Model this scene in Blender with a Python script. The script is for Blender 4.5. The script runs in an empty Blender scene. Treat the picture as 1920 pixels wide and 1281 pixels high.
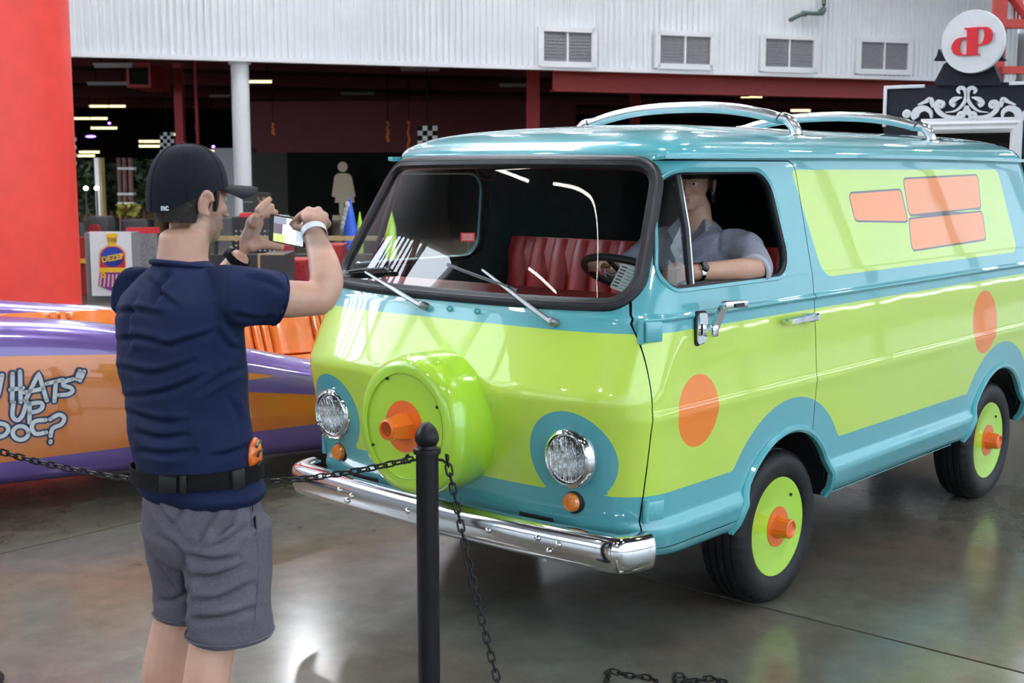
import bpy, bmesh, math, random
import numpy as np
from mathutils import Vector, Matrix, Euler

random.seed(7)
rng = np.random.default_rng(7)
PI = math.pi
scene = bpy.context.scene
COL = scene.collection

# ------------------------------------------------------------------ camera
CAM = np.array([-3.504, -3.443, 1.80])
YAW, PITCH, FPX = 0.7185, 0.1333, 2414.8
cF = np.array([math.cos(YAW) * math.cos(PITCH), math.sin(YAW) * math.cos(PITCH), -math.sin(PITCH)])
cR = np.array([math.sin(YAW), -math.cos(YAW), 0.0])
cU = np.cross(cR, cF)
cam_data = bpy.data.cameras.new('camera')
cam_data.sensor_width = 36.0
cam_data.lens = FPX / 1920 * 36.0
cam_data.clip_end = 400
cam_data.dof.use_dof = True
cam_data.dof.focus_distance = 4.9
cam_data.dof.aperture_fstop = 6.3
cam = bpy.data.objects.new('camera', cam_data)
COL.objects.link(cam)
cam.matrix_world = Matrix(((cR[0], cU[0], -cF[0], CAM[0]), (cR[1], cU[1], -cF[1], CAM[1]),
                           (cR[2], cU[2], -cF[2], CAM[2]), (0, 0, 0, 1)))
scene.camera = cam

# ------------------------------------------------------------------ world, exposure
world = bpy.data.worlds.new('sky')
scene.world = world
world.use_nodes = True
bg = world.node_tree.nodes['Background']
bg.inputs[0].default_value = (0.80, 0.89, 1.0, 1)
bg.inputs[1].default_value = 9.0
scene.view_settings.view_transform = 'Standard'
scene.view_settings.look = 'None'
scene.view_settings.gamma = 1.0
scene.view_settings.use_curve_mapping = False
scene.view_settings.exposure = 0.6
scene.cycles.use_denoising = True
scene.cycles.max_bounces = 8
scene.cycles.transparent_max_bounces = 16
scene.cycles.caustics_reflective = False
scene.cycles.caustics_refractive = False
scene.cycles.sample_clamp_indirect = 6.0


def at(px, py, d):
    """photo pixel + distance along the view -> point in the place"""
    return CAM + (cF + cR * (px - 960) / FPX - cU * (py - 640.5) / FPX) * d


def on_z(px, py, z):
    r = cF + cR * (px - 960) / FPX - cU * (py - 640.5) / FPX
    return CAM + r * ((z - CAM[2]) / r[2])


gR = np.array([cR[0], cR[1], 0.0])
gF = np.array([math.cos(YAW), math.sin(YAW), 0.0])
UP = np.array([0, 0, 1.0])


def V(*a):
    return np.array(a, float)


def unit(v):
    v = np.asarray(v, float)
    n = np.linalg.norm(v)
    return v / n if n > 1e-12 else v


# ------------------------------------------------------------------ materials
def _bsdf(m):
    return m.node_tree.nodes['Principled BSDF']


def pmat(name, col, rough=0.5, metal=0.0, coat=0.0, var=0.06, scale=18.0, bump=0.0, bscale=60.0, spec=0.5,
         emit=None, estr=0.0, stretch=(1, 1, 1), sheen=0.0, sub=0.0):
    """procedural principled material: noise-varied colour, optional fine bump"""
    m = bpy.data.materials.new(name)
    m.use_nodes = True
    nt = m.node_tree
    b = _bsdf(m)
    tc = nt.nodes.new('ShaderNodeTexCoord')
    mp = nt.nodes.new('ShaderNodeMapping')
    mp.inputs['Scale'].default_value = stretch
    nt.links.new(tc.outputs['Object'], mp.inputs[0])
    n = nt.nodes.new('ShaderNodeTexNoise')
    n.inputs['Scale'].default_value = scale
    n.inputs['Detail'].default_value = 4
    nt.links.new(mp.outputs[0], n.inputs['Vector'])
    r = nt.nodes.new('ShaderNodeValToRGB')
    r.color_ramp.elements[0].position = 0.3
    r.color_ramp.elements[1].position = 0.7
    c = np.array(col[:3])
    r.color_ramp.elements[0].color = (*(c * (1 - var)), 1)
    r.color_ramp.elements[1].color = (*np.minimum(c * (1 + var), 1), 1)
    nt.links.new(n.outputs[0], r.inputs[0])
    nt.links.new(r.outputs[0], b.inputs['Base Color'])
    b.inputs['Roughness'].default_value = rough
    b.inputs['Metallic'].default_value = metal
    b.inputs['Coat Weight'].default_value = coat
    b.inputs['Coat Roughness'].default_value = 0.03
    b.inputs['Specular IOR Level'].default_value = spec
    if sheen:
        b.inputs['Sheen Weight'].default_value = sheen
    if sub:
        b.inputs['Subsurface Weight'].default_value = sub
        b.inputs['Subsurface Radius'].default_value = (0.012, 0.004, 0.002)
        b.inputs['Subsurface Scale'].default_value = 1.0
    if bump:
        n2 = nt.nodes.new('ShaderNodeTexNoise')
        n2.inputs['Scale'].default_value = bscale
        n2.inputs['Detail'].default_value = 3
        nt.links.new(mp.outputs[0], n2.inputs['Vector'])
        bp = nt.nodes.new('ShaderNodeBump')
        bp.inputs['Strength'].default_value = bump
        bp.inputs['Distance'].default_value = 0.01
        nt.links.new(n2.outputs[0], bp.inputs['Height'])
        nt.links.new(bp.outputs[0], b.inputs['Normal'])
    if emit:
        b.inputs['Emission Color'].default_value = (*emit, 1)
        b.inputs['Emission Strength'].default_value = estr
    return m


def glass_mat(name, tint=(0.8, 0.85, 0.85), ior=1.5, refl=1.0):
    m = bpy.data.materials.new(name)
    m.use_nodes = True
    nt = m.node_tree
    nt.nodes.clear()
    o = nt.nodes.new('ShaderNodeOutputMaterial')
    t = nt.nodes.new('ShaderNodeBsdfTransparent')
    t.inputs[0].default_value = (*tint, 1)
    g = nt.nodes.new('ShaderNodeBsdfGlossy')
    g.inputs['Roughness'].default_value = 0.0
    g.inputs[0].default_value = (1, 1, 1, 1)
    fr = nt.nodes.new('ShaderNodeFresnel')
    fr.inputs[0].default_value = ior
    mu = nt.nodes.new('ShaderNodeMath')
    mu.operation = 'MULTIPLY'
    mu.inputs[1].default_value = refl
    nt.links.new(fr.outputs[0], mu.inputs[0])
    mx = nt.nodes.new('ShaderNodeMixShader')
    nt.links.new(mu.outputs[0], mx.inputs[0])
    nt.links.new(t.outputs[0], mx.inputs[1])
    nt.links.new(g.outputs[0], mx.inputs[2])
    nt.links.new(mx.outputs[0], o.inputs[0])
    return m


M = {}

# ------------------------------------------------------------------ object helpers


def tag(o, label=None, cat=None, group=None, kind=None):
    if label: o['label'] = label
    if cat: o['category'] = cat
    if group: o['group'] = group
    if kind: o['kind'] = kind
    return o


def empty(name, loc, label=None, cat=None, group=None, kind=None, rz=0.0):
    o = bpy.data.objects.new(name, None)
    o.empty_display_size = 0.1
    COL.objects.link(o)
    o.location = tuple(float(x) for x in loc)
    o.rotation_euler = (0, 0, rz)
    return tag(o, label, cat, group, kind)


def root_inv(p):
    m = p.matrix_basis.inverted()
    q = p
    while q.parent:
        q = q.parent
        m = m @ q.matrix_basis.inverted()
    return m


def obj(name, verts, faces, mat, parent=None, smooth=True, sharp=None, mats=None, fmat=None, attrs=None, label=None):
    me = bpy.data.meshes.new(name)
    me.from_pydata([tuple(map(float, v)) for v in verts], [], [tuple(int(i) for i in f) for f in faces])
    for mm in (mats or [mat]):
        me.materials.append(mm)
    if fmat is not None:
        me.polygons.foreach_set('material_index', np.asarray(fmat, dtype=np.int32))
    if attrs:
        for k, arr in attrs.items():
            a = me.attributes.new(k, 'FLOAT', 'POINT')
            a.data.foreach_set('value', np.asarray(arr, dtype=np.float32))
    me.update()
    if smooth:
        me.polygons.foreach_set('use_smooth', np.ones(len(me.polygons), dtype=bool))
        if sharp is not None:
            me.set_sharp_from_angle(angle=math.radians(sharp))
    o = bpy.data.objects.new(name, me)
    COL.objects.link(o)
    if parent is not None:
        o.parent = parent
        # vertices are given in world space: subtract the chain's transforms
        mw = Matrix.Identity(4)
        q = parent
        chain = []
        while q:
            chain.append(q)
            q = q.parent
        for q in reversed(chain):
            mw = mw @ q.matrix_parent_inverse @ q.matrix_basis
        o.matrix_parent_inverse = mw.inverted()
    if label: o['label'] = label
    return o


class MB:
    """collects shapes in world space; build() links them as one mesh object"""

    def __init__(s):
        s.v = []
        s.f = []

    def add(s, verts, faces):
        n = len(s.v)
        s.v.extend([np.asarray(p, float) for p in verts])
        s.f.extend([tuple(n + i for i in f) for f in faces])
        return s

    def box(s, c, size, ax=None, bevel=0.0):
        """box of full size about c; ax = 3 axes (rows)"""
        ax = np.eye(3) if ax is None else np.asarray(ax, float)
        hx, hy, hz = np.asarray(size, float) / 2
        c = np.asarray(c, float)
        if bevel <= 0:
            P = [(x, y, z) for x in (-hx, hx) for y in (-hy, hy) for z in (-hz, hz)]
            F = [(0, 1, 3, 2), (4, 6, 7, 5), (0, 4, 5, 1), (2, 3, 7, 6), (0, 2, 6, 4), (1, 5, 7, 3)]
        else:
            b = min(bevel, hx * .98, hy * .98, hz * .98)
            bm = bmesh.new()
            bmesh.ops.create_cube(bm, size=1)
            for v in bm.verts:
                v.co = Vector((v.co.x * 2 * hx, v.co.y * 2 * hy, v.co.z * 2 * hz))
            bmesh.ops.bevel(bm, geom=list(bm.edges), offset=b, segments=2, profile=0.5, affect='EDGES')
            bm.verts.index_update()
            P = [tuple(v.co) for v in bm.verts]
            F = [tuple(v.index for v in f.verts) for f in bm.faces]
            bm.free()
        return s.add([c + p[0] * ax[0] + p[1] * ax[1] + p[2] * ax[2] for p in P], F)

    def sweep(s, path, sec, up=UP, closed=False, scale=None, caps=True):
        """sweep a closed 2D section along a path; sec x = side, y = up-ish"""
        path = [np.asarray(p, float) for p in path]
        n, k = len(path), len(sec)
        V_, F_ = [], []
        for i in range(n):
            if closed:
                t = unit(path[(i + 1) % n] - path[i - 1])
            else:
                t = unit(path[min(i + 1, n - 1)] - path[max(i - 1, 0)])
            u_ = np.asarray(up(i) if callable(up) else up, float)
            a = np.cross(t, u_)
            if np.linalg.norm(a) < 1e-4:
                a = np.cross(t, V(1, 0.013, 0))
            a = unit(a)
            b = np.cross(a, t)
            sc = 1 if scale is None else scale[i]
            for (x, y) in sec:
                V_.append(path[i] + a * x * sc + b * y * sc)
        m = n if closed else n - 1
        for i in range(m):
            j = (i + 1) % n
            for q in range(k):
                r = (q + 1) % k
                F_.append((i * k + q, i * k + r, j * k + r, j * k + q))
        if not closed and caps:
            F_.append(tuple(range(k))[::-1])
            F_.append(tuple((n - 1) * k + q for q in range(k)))
        return s.add(V_, F_)

    def tube(s, path, r, n=10, closed=False, up=UP, caps=True):
        path = [np.asarray(p, float) for p in path]
        sec = [(math.cos(2 * PI * i / n), math.sin(2 * PI * i / n)) for i in range(n)]
        rr = [r] * len(path) if np.isscalar(r) else list(r)
        return s.sweep(path, sec, up, closed, rr, caps)

    def lathe(s, prof, c, axis=UP, n=32, x0=None, cap=True):
        """prof = list of (radius, along axis)"""
        c = np.asarray(c, float)
        axis = unit(axis)
        a = unit(np.cross(axis, V(0, 0, 1) if abs(axis[2]) < .9 else V(1, 0, 0))) if x0 is None else unit(x0)
        b = np.cross(axis, a)
        V_, F_ = [], []
        k = len(prof)
        for i in range(n):
            t = 2 * PI * i / n
            d = a * math.cos(t) + b * math.sin(t)
            for (r, h) in prof:
                V_.append(c + d * r + axis * h)
        for i in range(n):
            j = (i + 1) % n
            for q in range(k - 1):
                F_.append((i * k + q, j * k + q, j * k + q + 1, i * k + q + 1))
        if cap:
            if prof[0][0] > 1e-5:
                F_.append(tuple(i * k for i in range(n))[::-1])
            if prof[-1][0] > 1e-5:
                F_.append(tuple(i * k + k - 1 for i in range(n)))
        return s.add(V_, F_)

    def prism(s, poly, o, ax, ay, az, depth):
        """2D polygon extruded by depth along az (both caps)"""
        o, ax, ay, az = (np.asarray(t, float) for t in (o, ax, ay, az))
        n = len(poly)
        A = [o + ax * x + ay * y for x, y in poly]
        B = [p + az * depth for p in A]
        F = [tuple(range(n))[::-1], tuple(range(n, 2 * n))]
        F += [(i, (i + 1) % n, n + (i + 1) % n, n + i) for i in range(n)]
        return s.add(A + B, F)

    def ell(s, c, r, ax=None, n=16, m=10):
        ax = np.eye(3) if ax is None else np.asarray(ax, float)
        c = np.asarray(c, float)
        r = np.asarray(r, float) * np.ones(3)
        V_, F_ = [], []
        for i in range(m + 1):
            ph = PI * i / m
            for j in range(n):
                th = 2 * PI * j / n
                p = (r[0] * math.sin(ph) * math.cos(th), r[1] * math.sin(ph) * math.sin(th), r[2] * math.cos(ph))
                V_.append(c + p[0] * ax[0] + p[1] * ax[1] + p[2] * ax[2])
        for i in range(m):
            for j in range(n):
                q = (j + 1) % n
                F_.append((i * n + j, (i + 1) * n + j, (i + 1) * n + q, i * n + q))
        return s.add(V_, F_)

    def build(s, name, mat, parent=None, smooth=True, sharp=35, label=None, fix=True):
        o = obj(name, s.v, s.f, mat, parent, smooth=False, label=label)
        if fix:
            bm = bmesh.new()
            bm.from_mesh(o.data)
            bmesh.ops.remove_doubles(bm, verts=bm.verts, dist=1e-6)
            bmesh.ops.recalc_face_normals(bm, faces=bm.faces)
            bm.to_mesh(o.data)
            bm.free()
        if smooth:
            o.data.polygons.foreach_set('use_smooth', np.ones(len(o.data.polygons), dtype=bool))
            o.data.set_sharp_from_angle(angle=math.radians(sharp))
        return o


def seg_sd(P, poly, closed=True):
    """signed distance (positive inside) from points P (n,2) to polygon"""
    P = np.asarray(P, float)
    poly = np.asarray(poly, float)
    n = len(poly)
    d = np.full(len(P), 1e9)
    ins = np.zeros(len(P), bool)
    for i in range(n):
        a, b = poly[i], poly[(i + 1) % n]
        ab = b - a
        t = np.clip(((P - a) @ ab) / max(ab @ ab, 1e-12), 0, 1)
        d = np.minimum(d, np.hypot(*(P - a - t[:, None] * ab).T))
        c = ((a[1] > P[:, 1]) != (b[1] > P[:, 1]))
        dy = b[1] - a[1]
        if abs(dy) > 1e-12:
            ins ^= c & (P[:, 0] < (b[0] - a[0]) * (P[:, 1] - a[1]) / dy + a[0])
    return np.where(ins, d, -d)


def rounded(poly, r, k=8):
    """round the corners of a polygon; r scalar or per corner"""
    poly = [np.asarray(p, float) for p in poly]
    n = len(poly)
    rr = [r] * n if np.isscalar(r) else r
    out = []
    for i in range(n):
        p, a, b = poly[i], poly[i - 1], poly[(i + 1) % n]
        u, v = unit(a - p), unit(b - p)
        ang = math.acos(max(-1, min(1, float(u @ v))))
        if rr[i] <= 1e-6:
            out.append(p)
            continue
        L = min(rr[i] / math.tan(ang / 2), np.linalg.norm(a - p) * .49, np.linalg.norm(b - p) * .49)
        rad = L * math.tan(ang / 2)
        cpt = p + unit(u + v) * (rad / math.sin(ang / 2))
        s0, s1 = p + u * L - cpt, p + v * L - cpt
        a0 = math.atan2(s0[1], s0[0])
        a1 = math.atan2(s1[1], s1[0])
        da = (a1 - a0 + PI) % (2 * PI) - PI
        for q in range(k + 1):
            t = a0 + da * q / k
            out.append(cpt + rad * np.array([math.cos(t), math.sin(t)]))
    return out


def dense(poly, step, closed=True):
    out = []
    n = len(poly)
    for i in range(n if closed else n - 1):
        a, b = np.asarray(poly[i], float), np.asarray(poly[(i + 1) % n], float)
        m = max(1, int(math.ceil(np.linalg.norm(b - a) / step)))
        out += [a + (b - a) * j / m for j in range(m)]
    if not closed:
        out.append(np.asarray(poly[-1], float))
    return out


def catmull(pts, k=8, closed=False):
    pts = [np.asarray(p, float) for p in pts]
    n = len(pts)
    out = []
    for i in range(n if closed else n - 1):
        if closed:
            p0, p1, p2, p3 = pts[i - 1], pts[i], pts[(i + 1) % n], pts[(i + 2) % n]
        else:
            p0, p1, p2, p3 = pts[max(i - 1, 0)], pts[i], pts[i + 1], pts[min(i + 2, n - 1)]
        for q in range(k):
            t = q / k
            out.append(.5 * ((2 * p1) + (-p0 + p2) * t + (2 * p0 - 5 * p1 + 4 * p2 - p3) * t * t
                             + (-p0 + 3 * p1 - 3 * p2 + p3) * t ** 3))
    if not closed:
        out.append(pts[-1])
    return out


def clip_mesh(verts, faces, sd, attrs):
    """keep the part where sd > 0; edges crossing zero are cut there. attrs: dict of arrays"""
    verts = np.asarray(verts, float)
    faces = [tuple(f) for f in faces]
    ins = sd > 0
    newv, newa, cache = [], {k: [] for k in attrs}, {}
    out = []
    base = len(verts)

    def cut(i, j):
        key = (i, j) if i < j else (j, i)
        if key in cache:
            return cache[key]
        i, j = key
        t = sd[i] / (sd[i] - sd[j])
        newv.append(verts[i] + (verts[j] - verts[i]) * t)
        for k in attrs:
            newa[k].append(attrs[k][i] + (attrs[k][j] - attrs[k][i]) * t)
        cache[key] = base + len(newv) - 1
        return cache[key]

    for f in faces:
        c = sum(1 for i in f if ins[i])
        if c == len(f):
            out.append(f)
        elif c:
            g = []
            for q in range(len(f)):
                i, j = f[q], f[(q + 1) % len(f)]
                if ins[i]:
                    g.append(i)
                if ins[i] != ins[j]:
                    g.append(cut(i, j))
            if len(g) >= 3:
                out.append(tuple(g))
    allv = np.vstack([verts, np.array(newv)]) if newv else verts
    alla = {k: np.concatenate([attrs[k], np.array(newa[k])]) if newv else attrs[k] for k in attrs}
    used = np.zeros(len(allv), bool)
    for f in out:
        for i in f:
            used[i] = True
    idx = np.cumsum(used) - 1
    return allv[used], [tuple(int(idx[i]) for i in f) for f in out], {k: a[used] for k, a in alla.items()}


def text_mesh(body, size, o, ax, ay, az, depth, mat, parent, name='lettering', shear=0.0, bold=0.0, spacing=1.0):
    """built-in font letters as real mesh, laid out from o along ax / ay"""
    cu = bpy.data.curves.new('t', 'FONT')
    cu.body = body
    cu.size = size
    cu.extrude = depth / 2
    cu.offset = bold
    cu.shear = shear
    cu.space_character = spacing
    cu.align_x = 'CENTER'
    cu.align_y = 'CENTER'
    t = bpy.data.objects.new('t', cu)
    COL.objects.link(t)
    bpy.context.view_layer.update()
    me = bpy.data.meshes.new_from_object(t.evaluated_get(bpy.context.evaluated_depsgraph_get()))
    vs = [np.asarray(o) + np.asarray(ax) * v.co.x + np.asarray(ay) * v.co.y + np.asarray(az) * v.co.z for v in me.vertices]
    fs = [tuple(p.vertices) for p in me.polygons]
    bpy.data.objects.remove(t)
    bpy.data.meshes.remove(me)
    return obj(name, vs, fs, mat, parent, smooth=False)


def remesh(mb, voxel, smooth_it=6, fac=0.5):
    """fuse the overlapping shapes of an MB into one continuous surface -> (verts, faces)"""
    me = bpy.data.meshes.new('tmp')
    me.from_pydata([tuple(map(float, v)) for v in mb.v], [], mb.f)
    bm = bmesh.new()
    bm.from_mesh(me)
    bmesh.ops.recalc_face_normals(bm, faces=bm.faces)
    bm.to_mesh(me)
    bm.free()
    t = bpy.data.objects.new('tmp', me)
    COL.objects.link(t)
    md = t.modifiers.new('r', 'REMESH')
    md.mode = 'VOXEL'
    md.voxel_size = voxel
    sm = t.modifiers.new('s', 'SMOOTH')
    sm.iterations = smooth_it
    sm.factor = fac
    bpy.context.view_layer.update()
    ev = bpy.data.meshes.new_from_object(t.evaluated_get(bpy.context.evaluated_depsgraph_get()))
    vs = np.empty(len(ev.vertices) * 3)
    ev.vertices.foreach_get('co', vs)
    fs = [tuple(p.vertices) for p in ev.polygons]
    bpy.data.objects.remove(t)
    bpy.data.meshes.remove(me)
    bpy.data.meshes.remove(ev)
    return vs.reshape(-1, 3), fs

# ================================================================== THE HALL (setting)
def floor_mat():
    m = bpy.data.materials.new('polished_concrete')
    m.use_nodes = True
    nt = m.node_tree
    b = _bsdf(m)
    tc = nt.nodes.new('ShaderNodeTexCoord')
    def noise(scale, detail, rough=.55, dist=0.0):
        n = nt.nodes.new('ShaderNodeTexNoise')
        n.inputs['Scale'].default_value = scale
        n.inputs['Detail'].default_value = detail
        n.inputs['Roughness'].default_value = rough
        n.inputs['Distortion'].default_value = dist
        nt.links.new(tc.outputs['Object'], n.inputs['Vector'])
        return n
    n1, n2, n3 = noise(0.9, 6, .6, .4), noise(6, 8, .65), noise(140, 2)
    r1 = nt.nodes.new('ShaderNodeValToRGB')
    e = r1.color_ramp.elements
    e[0].position, e[0].color = .32, (0.185, 0.135, 0.102, 1)
    e[1].position, e[1].color = .68, (0.195, 0.198, 0.160, 1)
    x = e.new(.5); x.color = (0.165, 0.150, 0.120, 1)
    nt.links.new(n1.outputs[0], r1.inputs[0])
    mix = nt.nodes.new('ShaderNodeMixRGB'); mix.blend_type = 'MULTIPLY'; mix.inputs[0].default_value = .8
    r2 = nt.nodes.new('ShaderNodeValToRGB')
    r2.color_ramp.elements[0].position, r2.color_ramp.elements[0].color = .3, (.72, .72, .72, 1)
    r2.color_ramp.elements[1].position, r2.color_ramp.elements[1].color = .7, (1.15, 1.15, 1.15, 1)
    nt.links.new(n2.outputs[0], r2.inputs[0])
    nt.links.new(r1.outputs[0], mix.inputs[1]); nt.links.new(r2.outputs[0], mix.inputs[2])
    mix2 = nt.nodes.new('ShaderNodeMixRGB'); mix2.blend_type = 'MULTIPLY'; mix2.inputs[0].default_value = .35
    nt.links.new(mix.outputs[0], mix2.inputs[1]); nt.links.new(n3.outputs[0], mix2.inputs[2])
    nt.links.new(mix2.outputs[0], b.inputs['Base Color'])
    rr = nt.nodes.new('ShaderNodeMapRange')
    rr.inputs[3].default_value = .10; rr.inputs[4].default_value = .26
    nt.links.new(n2.outputs[0], rr.inputs[0])
    nt.links.new(rr.outputs[0], b.inputs['Roughness'])
    bp = nt.nodes.new('ShaderNodeBump'); bp.inputs['Strength'].default_value = .035; bp.inputs['Distance'].default_value = .01
    n4 = noise(9, 3)
    nt.links.new(n4.outputs[0], bp.inputs['Height']); nt.links.new(bp.outputs[0], b.inputs['Normal'])
    return m


M['floor'] = floor_mat()
M['joint'] = pmat('floor_joint', (.03, .03, .03), .8)
M['whitewall'] = pmat('white_corrugated_steel', (.82, .845, .88), .38, var=.03, scale=2)
M['whitepaint'] = pmat('white_paint', (.82, .83, .86), .4, var=.03)
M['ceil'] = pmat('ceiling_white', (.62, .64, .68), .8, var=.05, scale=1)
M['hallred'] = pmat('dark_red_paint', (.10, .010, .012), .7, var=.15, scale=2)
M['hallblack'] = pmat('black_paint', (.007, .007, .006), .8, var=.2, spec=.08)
M['redcol'] = pmat('red_plaster', (.92, .065, .048), .42, var=.05, scale=6, bump=.10, bscale=25)
M['redsteel'] = pmat('red_steel', (.42, .035, .03), .5, var=.1)
M['mullion'] = pmat('white_mullion', (.7, .72, .75), .4)
M['outside'] = pmat('outside_paving', (.42, .41, .38), .8, var=.15, scale=.6)

# floor: slabs over a dark bed, the joint beside the van's front wheel lies at x = 1.05
ft = empty('floor', (0, 0, 0), 'polished grey brown concrete slab floor with a saw cut joint', None, kind='structure')
b = MB(); b.box((20, 30, -.09), (260, 240, .12)); b.build('floor_bed', M['joint'], ft, smooth=False)
sl_x = [1.05 + 5.2 * k for k in range(-4, 16)]
sl_y = [-2.95 + 5.2 * k for k in range(-4, 12)]
base = MB(); base.box((0, 0, -.02), (5.184, 5.184, .04)); slab0 = base.build('slab', M['floor'], ft, smooth=False)
first = True
for X in sl_x[:-1]:
    for Y in sl_y[:-1]:
        o = slab0 if first else slab0.copy()
        if not first: COL.objects.link(o)
        first = False
        o.parent = ft
        o.matrix_parent_inverse = Matrix.Identity(4)
        o.location = (X + 2.6, Y + 2.6, 0)

# the white corrugated wall above the opening to the dark arcade
WA, WB = V(11.294, 22.066, 0), V(31.128, 11.209, 0)
wd = unit(WB - WA)                     # along the wall, to the right of the photo
wn = np.cross(wd, UP)                  # towards the photographer
if wn @ (V(CAM[0], CAM[1], 0) - WA) < 0: wn = -wn


def WP(s, out, z):
    return WA + wd * s + wn * out + UP * z


WL = np.linalg.norm(WB - WA)
ZB, ZT = 4.2, 10.6
per, dep = 0.152, 0.055
prof = []
s = -6.0
S_END = WL + 2.3
while s < S_END:
    prof += [(s, 0.0), (s + per * .42, 0.0), (s + per * .54, dep), (s + per * .88, dep)]
    s += per
vv, ff = [], []
for (a_, o_) in prof:
    vv += [WP(a_, o_, ZB + .05), WP(a_, o_, ZT)]
ff = [(2 * i, 2 * i + 2, 2 * i + 3, 2 * i + 1) for i in range(len(prof) - 1)]
# back sheet gives the wall its thickness
n0 = len(vv)
vv += [WP(-6, -.08, ZB + .05), WP(S_END, -.08, ZB + .05), WP(S_END, -.08, ZT), WP(-6, -.08, ZT)]
ff.append((n0, n0 + 1, n0 + 2, n0 + 3))
tag(obj('wall_back', vv, ff, M['whitewall'], None, smooth=False), 'white vertically corrugated metal wall above the dark arcade opening', None, kind='structure')
b = MB(); b.box(WP((S_END - 6) / 2, 0.0, ZB + .01), (S_END + 6, .22, .10), (wd, wn, UP))
tag(b.build('trim_1', M['whitepaint'], smooth=False), 'white edge trim along the bottom of the corrugated wall', None, kind='structure')


# four louvred vents with white frames in the corrugated wall
def wall_s(px, py):
    r = cF + cR * (px - 960) / FPX - cU * (py - 640.5) / FPX
    t = ((WA - CAM) @ wn + 0.05) / (r @ wn)
    P = CAM + r * t
    return (P - WA) @ wd, P[2]


M['mesh'] = pmat('grey_vent_mesh', (.22, .22, .24), .6, var=.5, scale=60)
for i, (x0, y0, x1, y1, what) in enumerate([(1012, 58, 1112, 120, 'the leftmost of the four wall vents'), (1230, 66, 1334, 124, 'the second wall vent from the left'),
                                            (1427, 72, 1527, 130, 'the third wall vent, below the green pipe'), (1606, 78, 1704, 134, 'the rightmost wall vent, nearest the round sign')]):
    sa, za = wall_s(x0, y1); sb, zb = wall_s(x1, y0)
    w_ = empty('window_%d' % (i + 1), WP((sa + sb) / 2, .05, za), 'white framed double vent panel, ' + what, None, kind='structure')
    for k, (c, z_, ws, hs) in enumerate([((sa + sb) / 2, za, sb - sa, .14), ((sa + sb) / 2, zb, sb - sa, .12), (sa, (za + zb) / 2, .14, zb - za + .1), (sb, (za + zb) / 2, .14, zb - za + .1)]):
        b = MB(); b.box(WP(c, .09, z_), (ws, .12, hs), (wd, wn, UP)); b.build('frame_bar', M['whitepaint'], w_, smooth=False)
    b = MB(); b.box(WP((sa + sb) / 2, .09, (za + zb) / 2), (.045, .09, zb - za), (wd, wn, UP)); b.build('mullion', M['whitepaint'], w_, smooth=False)
    for k in (0, 1):
        ca = sa + (sb - sa) * (.25 + .5 * k); ww = (sb - sa) * .5 - .09
        pn = MB(); pn.box(WP(ca, .075, (za + zb) / 2), (ww, .02, zb - za - .1), (wd, wn, UP)); pane = pn.build('pane', M['mesh'], w_, smooth=False)
        g = MB()
        for q in range(9):
            zz = za + .1 + (zb - za - .2) * q / 8
            g.box(WP(ca, .092, zz), (ww, .02, .025), (wd, wn, UP))
        gg = g.build('louvre_slats', M['mesh'], pane, smooth=False); gg['kind'] = 'stuff'

# green conduit pipe on the wall, top right
M['greenpipe'] = pmat('green_pipe_paint', (.06, .10, .085), .5)
q = [wall_s(1536, -40), wall_s(1536, 20), wall_s(1527, 27), wall_s(1500, 27), wall_s(1471, 40)]
b = MB(); b.tube(catmull([WP(q[0][0], .25, q[0][1]), WP(q[1][0], .25, q[1][1]), WP(q[2][0], .25, q[2][1]), WP(q[3][0], .25, q[3][1]), WP(q[4][0], .3, q[4][1])], 5), .055, 10)
pipe = empty('wall_pipe', WP(q[3][0], .25, q[3][1]), 'dark green pipe bent along the white corrugated wall', 'pipe')
b.build('pipe_run', M['greenpipe'], pipe)
for k in (1, 3):
    c = MB(); c.tube([WP(q[k][0], .04, q[k][1]), WP(q[k][0], .25, q[k][1])], .03, 8); c.build('bracket', M['greenpipe'], pipe)
    c = MB(); c.lathe([(.075, -.05), (.075, .05)], WP(q[k][0], .25, q[k][1]), axis=UP if k == 1 else wd, n=12); c.build('coupling', M['greenpipe'], pipe)

# arcade behind the opening: ceiling, walls
ZC = 5.3


def BP(s, back, z):
    return WP(s, -back, z)


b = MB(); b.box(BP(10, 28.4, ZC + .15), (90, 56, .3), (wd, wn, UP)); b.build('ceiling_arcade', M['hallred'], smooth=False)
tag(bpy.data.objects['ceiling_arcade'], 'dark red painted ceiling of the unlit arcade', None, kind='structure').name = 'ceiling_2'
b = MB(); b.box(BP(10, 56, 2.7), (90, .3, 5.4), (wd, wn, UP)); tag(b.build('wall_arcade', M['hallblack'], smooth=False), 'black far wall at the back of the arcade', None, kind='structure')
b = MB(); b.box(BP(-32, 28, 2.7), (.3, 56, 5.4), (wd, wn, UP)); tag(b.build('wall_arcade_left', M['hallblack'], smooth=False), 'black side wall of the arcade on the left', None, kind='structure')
b = MB(); b.box(BP(52, 28, 2.7), (.3, 56, 5.4), (wd, wn, UP)); tag(b.build('wall_arcade_right', M['hallblack'], smooth=False), 'black side wall of the arcade on the right', None, kind='structure')

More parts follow.
